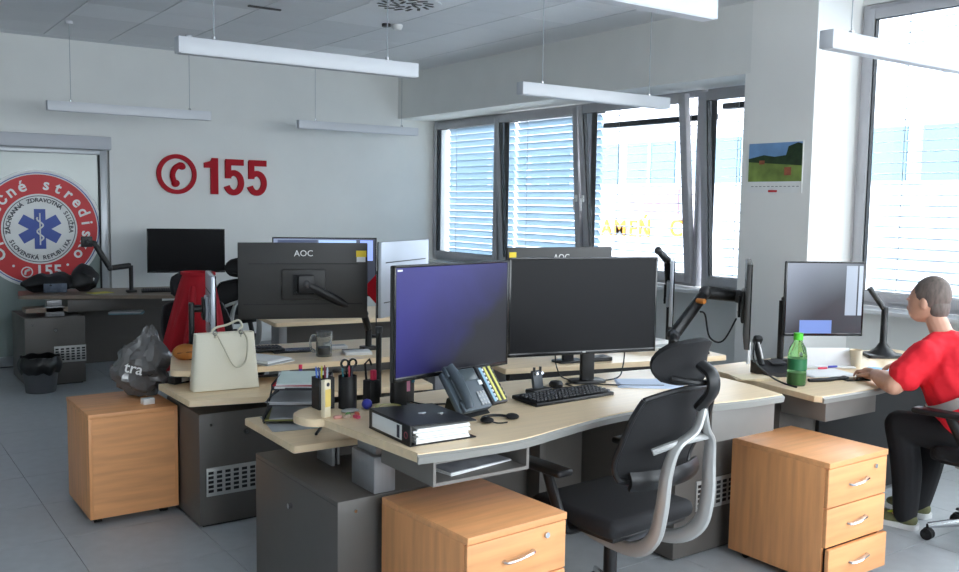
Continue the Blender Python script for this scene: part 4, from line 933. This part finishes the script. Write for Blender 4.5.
for v in o.bm.verts:
    q = (v.co-Vector((0, 0, .16))).normalized(); z_ = v.co.z
    v.co += q*(.016*math.sin(5*q.x+7*q.z+1)+.012*math.sin(11*q.y-4*q.z)) + Vector((rs.uniform(-1, 1), rs.uniform(-1, 1), rs.uniform(-1, 1)))*.0085
    if z_ > .2: k_ = (z_-.2)/.135; v.co.x = v.co.x*(1-.35*k_)+.045*k_; v.co.y *= 1-.35*k_; v.co.z += .035*k_*k_
    if z_ < .08: v.co.x *= 1.05; v.co.y *= 1.05
    v.co.z = max(v.co.z, .003)
o.obj('film', M_plasticbag, t, ang=22)
tx_ = MB(); tx_.text('tra', .085, Matrix.Translation((-.075, -.125, .175)) @ Matrix.Rotation(R(-22), 4, 'Z') @ Matrix.Rotation(R(82), 4, 'X') @ Matrix.Rotation(R(-14), 4, 'Z'), .001, .001); tx_.obj('lettering', M_white, t, smooth=False)
t = thing('paper_box', 'small white box in front of the grey plastic bag', 'box', (1.372, 5.045, .59), 8)
MB().box((0, 0, .016), (.062, .045, .032), .002).obj('carton', M_white, t); MB().box((0, 0, .0325), (.05, .034, .001)).obj('lid_print', M_paperg, t, smooth=False)
t = thing('orange_pouch', 'orange brown pouch behind the cream handbag', 'pouch', (1.605, 5.12, ZB), 5)
t.scale = (.75, .8, .95)
MB().sph((0, 0, .048), (.10, .07, .048), 20, 12).obj('pouch', M_orange, t); MB().tube([(-.085, -.045, .05), (0, -.072, .055), (.085, -.045, .05)], .003, 6).obj('zip', mat('brown_zip', (96, 60, 30), .6), t)
t = thing('adapter_box', 'black adapter with a white label beside the handbag base', 'adapter', (1.52, 4.98, .70), 20)
MB().box((0, 0, .02), (.10, .06, .04), .006).obj('case', M_black, t); MB().box((.02, -.031, .022), (.045, .001, .022)).obj('label_plate', M_white, t, smooth=False)
t = thing('glass_mug', 'clear glass mug with a little dark drink on the opposite desk', 'mug', (2.33, 4.86, ZB), 0)
M_gl = mat('clear_glass', (236, 240, 240), .05, trans=.92, ior=1.3)
MB().lathe([(0, .006), (.036, .006), (.038, .012), (.044, .145), (.048, .145), (.046, .0), (.0, .0)], n=28).obj('glass', M_gl, t)
MB().lathe([(0, .0125), (.0365, .0125), (.039, .05), (0, .05)], n=24).obj('drink', mat('cola', (60, 26, 14), .1), t)
MB().tube(spline([(-.044, 0, .12), (-.075, 0, .125), (-.088, 0, .08), (-.075, 0, .035), (-.044, 0, .03)], 5), .007, 8).obj('handle', M_gl, t)
pile('loose white papers right of the handbag', (1.95, 4.87, ZB), 20, [(.21, .297, .004), (.21, .297, .006), (.2, .28, .008), (.18, .25, .004)], [M_paper, M_paperg, M_paper])
t = thing('notepad', 'white notepad beside the glass mug', 'notepad', (2.53, 4.83, ZB), -16); MB().box((0, 0, .009), (.16, .11, .018), .002).obj('pages', M_paper, t); MB().box((0, .058, .010), (.16, .008, .022), .002).obj('binding', M_black, t)
t = thing('tablet', 'black tablet lying between the papers and the mug', 'tablet', (2.24, 5.10, ZB), -12); MB().box((0, 0, .006), (.25, .12, .012), .004).obj('case', M_black, t); MB().box((0, 0, .0125), (.23, .10, .001)).obj('glass', M_blackg, t, smooth=False)
t = thing('slim_box', 'white slim box behind the glass mug', 'box', (2.50, 5.06, ZB), -10); MB().box((0, 0, .011), (.14, .07, .022), .003).obj('carton', M_white, t); MB().box((0, 0, .0225), (.12, .05, .001)).obj('lid', M_paperg, t, smooth=False)
tl = thing('soap_bottle', 'small purple bottle with a pink cap behind the letter trays', 'bottle', (2.02, 4.50, .70)); MB().lathe([(0, 0), (.018, 0), (.02, .01), (.018, .08), (.009, .10), (.009, .11)], n=18).obj('bottle', mat('violet_plastic', (88, 60, 150), .35), tl); MB().cyl((0, 0, .12), .010, .02, 14).obj('cap', M_pink, tl)
keyboard('dark keyboard on the opposite desk below the monitor with the logo', (1.98, 5.22, ZB), 170)
em = monitor('thin monitor seen edge on in front of the red jacket', (1.775, 5.15, 1.10), .46, .36, 0, ZB, stand=True, shell=M_mons); em.rotation_euler = (0, 0, R(75))
t = thing('pennant', 'red triangular pennant behind the monitor with the yellow sticker', 'pennant', (2.93, 5.42, 1.12), -20)
MB().prism([(-.045, .0), (.045, .10), (.045, -.10)], 0, .003, rot=(90, 0, 0)).obj('cloth', M_red, t, smooth=False); MB().tube([(.047, 0, -.32), (.047, 0, .12)], .004, 8).obj('stick', M_char, t); MB().cyl((.047, 0, -.316), .03, .012, 18).obj('foot', M_char, t)
arm('black arm end peeking above the silver backed monitor', (3.06, 5.15, ZB), [(3.06, 5.15, 1.2), (3.03, 5.22, 1.38)], .035, head=False)
# ================================================================== THINGS ON THE DESK BEHIND
pile('stack of white papers beside the black arm on the desk behind', (4.20, 4.15, ZB), -10, [(.22, .30, .02), (.21, .297, .018), (.21, .297, .022)], [M_paper, M_paperg, M_paper])
keyboard('black keyboard on the desk behind near the pillar', (4.25, 3.83, ZB), -12, .30, .12)
t = thing('router_box', 'black router box under the monitors on the desk behind', 'router', (3.62, 3.93, ZB), -10); MB().box((0, 0, .012), (.16, .10, .024), .005).obj('case', M_black, t); MB().box((0, -.051, .012), (.1, .002, .008)).obj('front_strip', M_char, t, smooth=False)
cable('black cable loop hanging from the edge on monitor', [(4.0, 3.24, 1.10), (3.92, 3.26, .98), (3.86, 3.3, 1.0), (3.84, 3.32, 1.12), (3.80, 3.32, 1.14)], .005)
cable('black cable dropping from the edge on monitor to the desk', [(4.06, 3.16, .98), (4.04, 3.14, .88), (4.10, 3.08, .80), (4.14, 3.02, ZR+.006), (4.11, 2.92, ZR+.006)], .005)
tag(MB().box((4.045, 3.185, .915), (.022, .012, .12), .003).obj('white_tag', M_white), 'white tag hanging below the edge on monitor', 'tag')
# ================================================================== THINGS ON THE RIGHT DESK
t = thing('green_bottle', 'green plastic drink bottle on the right hand desk', 'bottle', (4.19, 2.98, ZR))
MB().lathe([(0, 0), (.045, 0), (.05, .012), (.05, .07), (.047, .09), (.05, .105), (.05, .16), (.043, .20), (.024, .232), (.022, .245)], n=28).obj('bottle', mat('green_pet', (176, 236, 160), .08, trans=.9, ior=1.25), t)
MB().lathe([(0, .004), (.046, .006), (.0465, .07), (0, .07)], n=24).obj('drink', M_green, t)
MB().lathe([(.0505, .085), (.0505, .145)], n=28).obj('sleeve_label', mat('dark_green_label', (40, 110, 70), .4), t); MB().cyl((0, 0, .262), .025, .036, 24).obj('cap', M_green, t)
t = thing('desk_phone', 'black desk phone with a raised handset behind the green bottle', 'telephone', (4.35, 3.24, ZR), -20)
MB().prism([(-.09, 0), (.09, 0), (.09, .07), (-.09, .025)], -.10, .10, rot=(90, 0, 90)).obj('body', M_black, t)
h_ = MB(); h_.tube(spline([(-.07, .02, .05), (-.075, .05, .11), (-.07, .08, .16), (-.06, .09, .19)], 4), .017, 10); h_.box((-.06, .09, .185), (.05, .04, .05), .012, rot=(30, 0, 0)); h_.obj('handset', M_black, t); MB().box((-.068, .045, .13), (.012, .012, .10), .003, rot=(-30, 0, 0)).obj('silver_strip', M_satin, t)
MB().box((.03, .03, .065), (.09, .06, .006), .002, rot=(14, 0, 0)).obj('display', M_char, t)
t = thing('paper_cup', 'beige paper cup beside the square lit monitor', 'cup', (4.97, 3.13, ZR)); MB().lathe([(0, .002), (.026, .0), (.036, .105), (.038, .107), (.034, .105), (.025, .006), (0, .006)], n=26).obj('cup', mat('beige_paper', (226, 212, 184), .6), t)
t = thing('display_stand', 'black display stand with a slanted neck by the pillar window', 'stand', (5.50, 3.28, ZR), -30); MB().prism(rounded([(-.14, -.09), (.14, -.09), (.09, .10), (-.09, .10)], .03, 4), 0, .02, bev=.006).obj('base', M_black, t); MB().lathe([(.10, .015), (.05, .05), (.022, .09), (.02, .32)], n=20).obj('neck', M_black, t)
MB().tube([(0, 0, .30), (-.10, .02, .44)], .018, 10).obj('slanted_arm', M_black, t)
t = thing('document_holder', 'white sloping document holder below the square lit monitor', 'holder', (4.80, 3.22, ZR), -30); MB().box((0, .03, .055), (.34, .006, .12), .002, rot=(-22, 0, 0)).obj('plate', M_paper, t); MB().box((0, -.005, .006), (.34, .08, .010), .003).obj('ledge', M_white, t)
pile('white papers spread on the right hand desk', (4.62, 3.10, ZR), -25, [(.30, .21, .002), (.297, .21, .003), (.28, .2, .002)], [M_paper])
pile('blue printed sheet by the person\'s arm', (4.98, 3.0, ZR), 10, [(.21, .15, .002), (.2, .14, .002)], [mat('blue_sheet', (150, 190, 220), .7)])
t = thing('wrist_rest', 'black wavy wrist rest at the front of the right hand desk', 'wrist rest', (4.44, 2.96, ZR), -8); MB().tube(spline([(-.12, .02, .008), (-.06, .0, .009), (0, -.01, .009), (.06, .0, .009), (.10, -.012, .010), (.13, .0, .010)], 4), .010, 10, flat=1.8).obj('pad', M_rubber, t); MB().ring(.022, .012, 0, .012, (.135, .0, .001), n=18).obj('loop', M_rubber, t)
t = thing('smartphone', 'black smartphone lying before the person\'s hand', 'phone', (4.60, 2.90, ZR), -18); MB().box((0, 0, .004), (.15, .07, .008), .003).obj('case', M_black, t); MB().box((0, 0, .0082), (.14, .062, .0006)).obj('glass', M_blackg, t, smooth=False)
t = thing('computer_mouse', 'black mouse under the person\'s left hand', 'mouse', (4.665, 2.885, ZR), -25); MB().sph((0, 0, .004), (.03, .055, .022), 16, 10).obj('shell', M_black, t); MB().cyl((0, .03, .022), .006, .006, 10, rot=(0, 90, 0)).obj('wheel', M_char, t)
for x, c_, nm in ((4.70, (224, 80, 100), 'red marker on the papers near the cup'), (4.80, (70, 80, 190), 'blue marker on the papers near the cup')):
    tag(MB().box((x, 3.17, ZR+.014), (.06, .012, .012), .004, rot=(0, 0, -20)).obj('marker_pen', mat('marker_%d' % c_[0], c_, .4)), nm, 'pen', 'markers on the right hand desk')
pile('cream cardboard folder at the left edge of the right hand desk', (4.15, 3.22, ZR), -30, [(.24, .14, .006), (.23, .13, .004)], [mat('cream_card', (230, 214, 182), .7)])
tag(MB().box((4.72, 2.93, .05), (.22, .12, .10), .01).obj('white_case', M_white), 'white low case on the floor behind the shoes', 'case')
# ================================================================== FAR LEFT CORNER
t = thing('black_bag', 'crumpled black bag lying on the far desk under the emblem', 'bag', (1.80, 9.42, ZB), -12)
o = MB(); o.sph((-.10, 0, .085), (.27, .12, .085), 28, 16); o.sph((.19, .0, .13), (.13, .12, .13), 24, 16)
for v in o.bm.verts:
    q = v.co; d_ = .018*math.sin(q.x*31+q.z*17)+.014*math.sin(q.y*43+q.x*11+1)+.012*math.sin(q.z*53); v.co += Vector((d_*.6, d_, d_*.7))
    if v.co.z < .002: v.co.z = .002
o.obj('fabric', mat('black_nylon', (26, 27, 30), .5, bump=.4, bscale=20), t, ang=60); MB().box((-.07, -.125, .05), (.20, .01, .085), .004, rot=(6, 0, 0)).obj('grey_patch', mat('patch_grey', (86, 96, 112), .6, noise=.4, nscale=16), t); MB().box((.26, -.10, .12), (.015, .012, .04), .003, rot=(0, 20, 0)).obj('buckle', M_satin, t)
keyboard('dark keyboard on the far desk below the black monitor', (2.66, 9.06, ZB), -14)
pile('few papers beside the black bag on the far desk', (2.06, 9.14, ZB), 12, [(.21, .15, .003), (.2, .14, .004)], [M_paperg, mat('yellow_note', (206, 196, 90), .7)])
t = thing('small_box', 'small dark box on the far desk right of the keyboard', 'box', (3.05, 9.0, ZB), 5); MB().box((0, 0, .025), (.09, .06, .05), .004).obj('carton', M_char, t); MB().box((.0, -.031, .025), (.05, .001, .02)).obj('green_label', mat('green_label', (90, 150, 110), .6), t, smooth=False)
t = thing('water_bottle', 'blue water bottle standing on the far desk above the red jacket', 'bottle', (3.12, 9.46, ZB)); 
MB().lathe([(0, 0), (.043, 0), (.046, .02), (.046, .20), (.036, .26), (.016, .30), (.015, .32)], n=22).obj('bottle', mat('blue_pet', (60, 130, 190), .15, trans=.5, ior=1.25), t); MB().cyl((0, 0, .332), .018, .025, 16).obj('cap', M_blue, t)
t = thing('waste_bin', 'grey waste bin with a black liner in front of the far cabinet', 'waste bin', (1.455, 8.70, 0))
MB().lathe([(0, .006), (.12, .0), (.15, .27), (.155, .27), (.153, .255), (.123, .008), (0, .012)], n=28).obj('bucket', mat('bin_grey', (88, 90, 94), .4, alpha=1), t)
def ln(u, v):
    a = 2*math.pi*u; r_ = .157+.022*math.sin(math.pi*v)+.006*math.sin(9*a)*v; return (r_*math.cos(a), r_*math.sin(a), .315-.14*v+.008*math.sin(7*a+1)+.007*math.sin(11*a)*v)
MB().grid(ln, 48, 6, closed=True, th=.003).obj('liner', M_plasticbag if False else mat('black_liner', (24, 24, 26), .3, bump=.5, bscale=25), t)
pile('bluish papers stuffed under the far desk top', (2.25, 8.93, .62), -20, [(.3, .2, .012), (.28, .2, .01)], [mat('teal_paper', (96, 128, 140), .7), M_paperg])

t = thing('black_post', 'upright black post on the lower ledge left of the purple monitor', 'post', (2.15, 3.88, .70))
MB().cyl((0, 0, .19), .014, .38, 14).obj('pole', M_black, t); MB().cyl((0, 0, .006), .045, .012, 20).obj('foot', M_black, t); MB().cyl((0, 0, .385), .018, .03, 14).obj('collar', M_char, t)
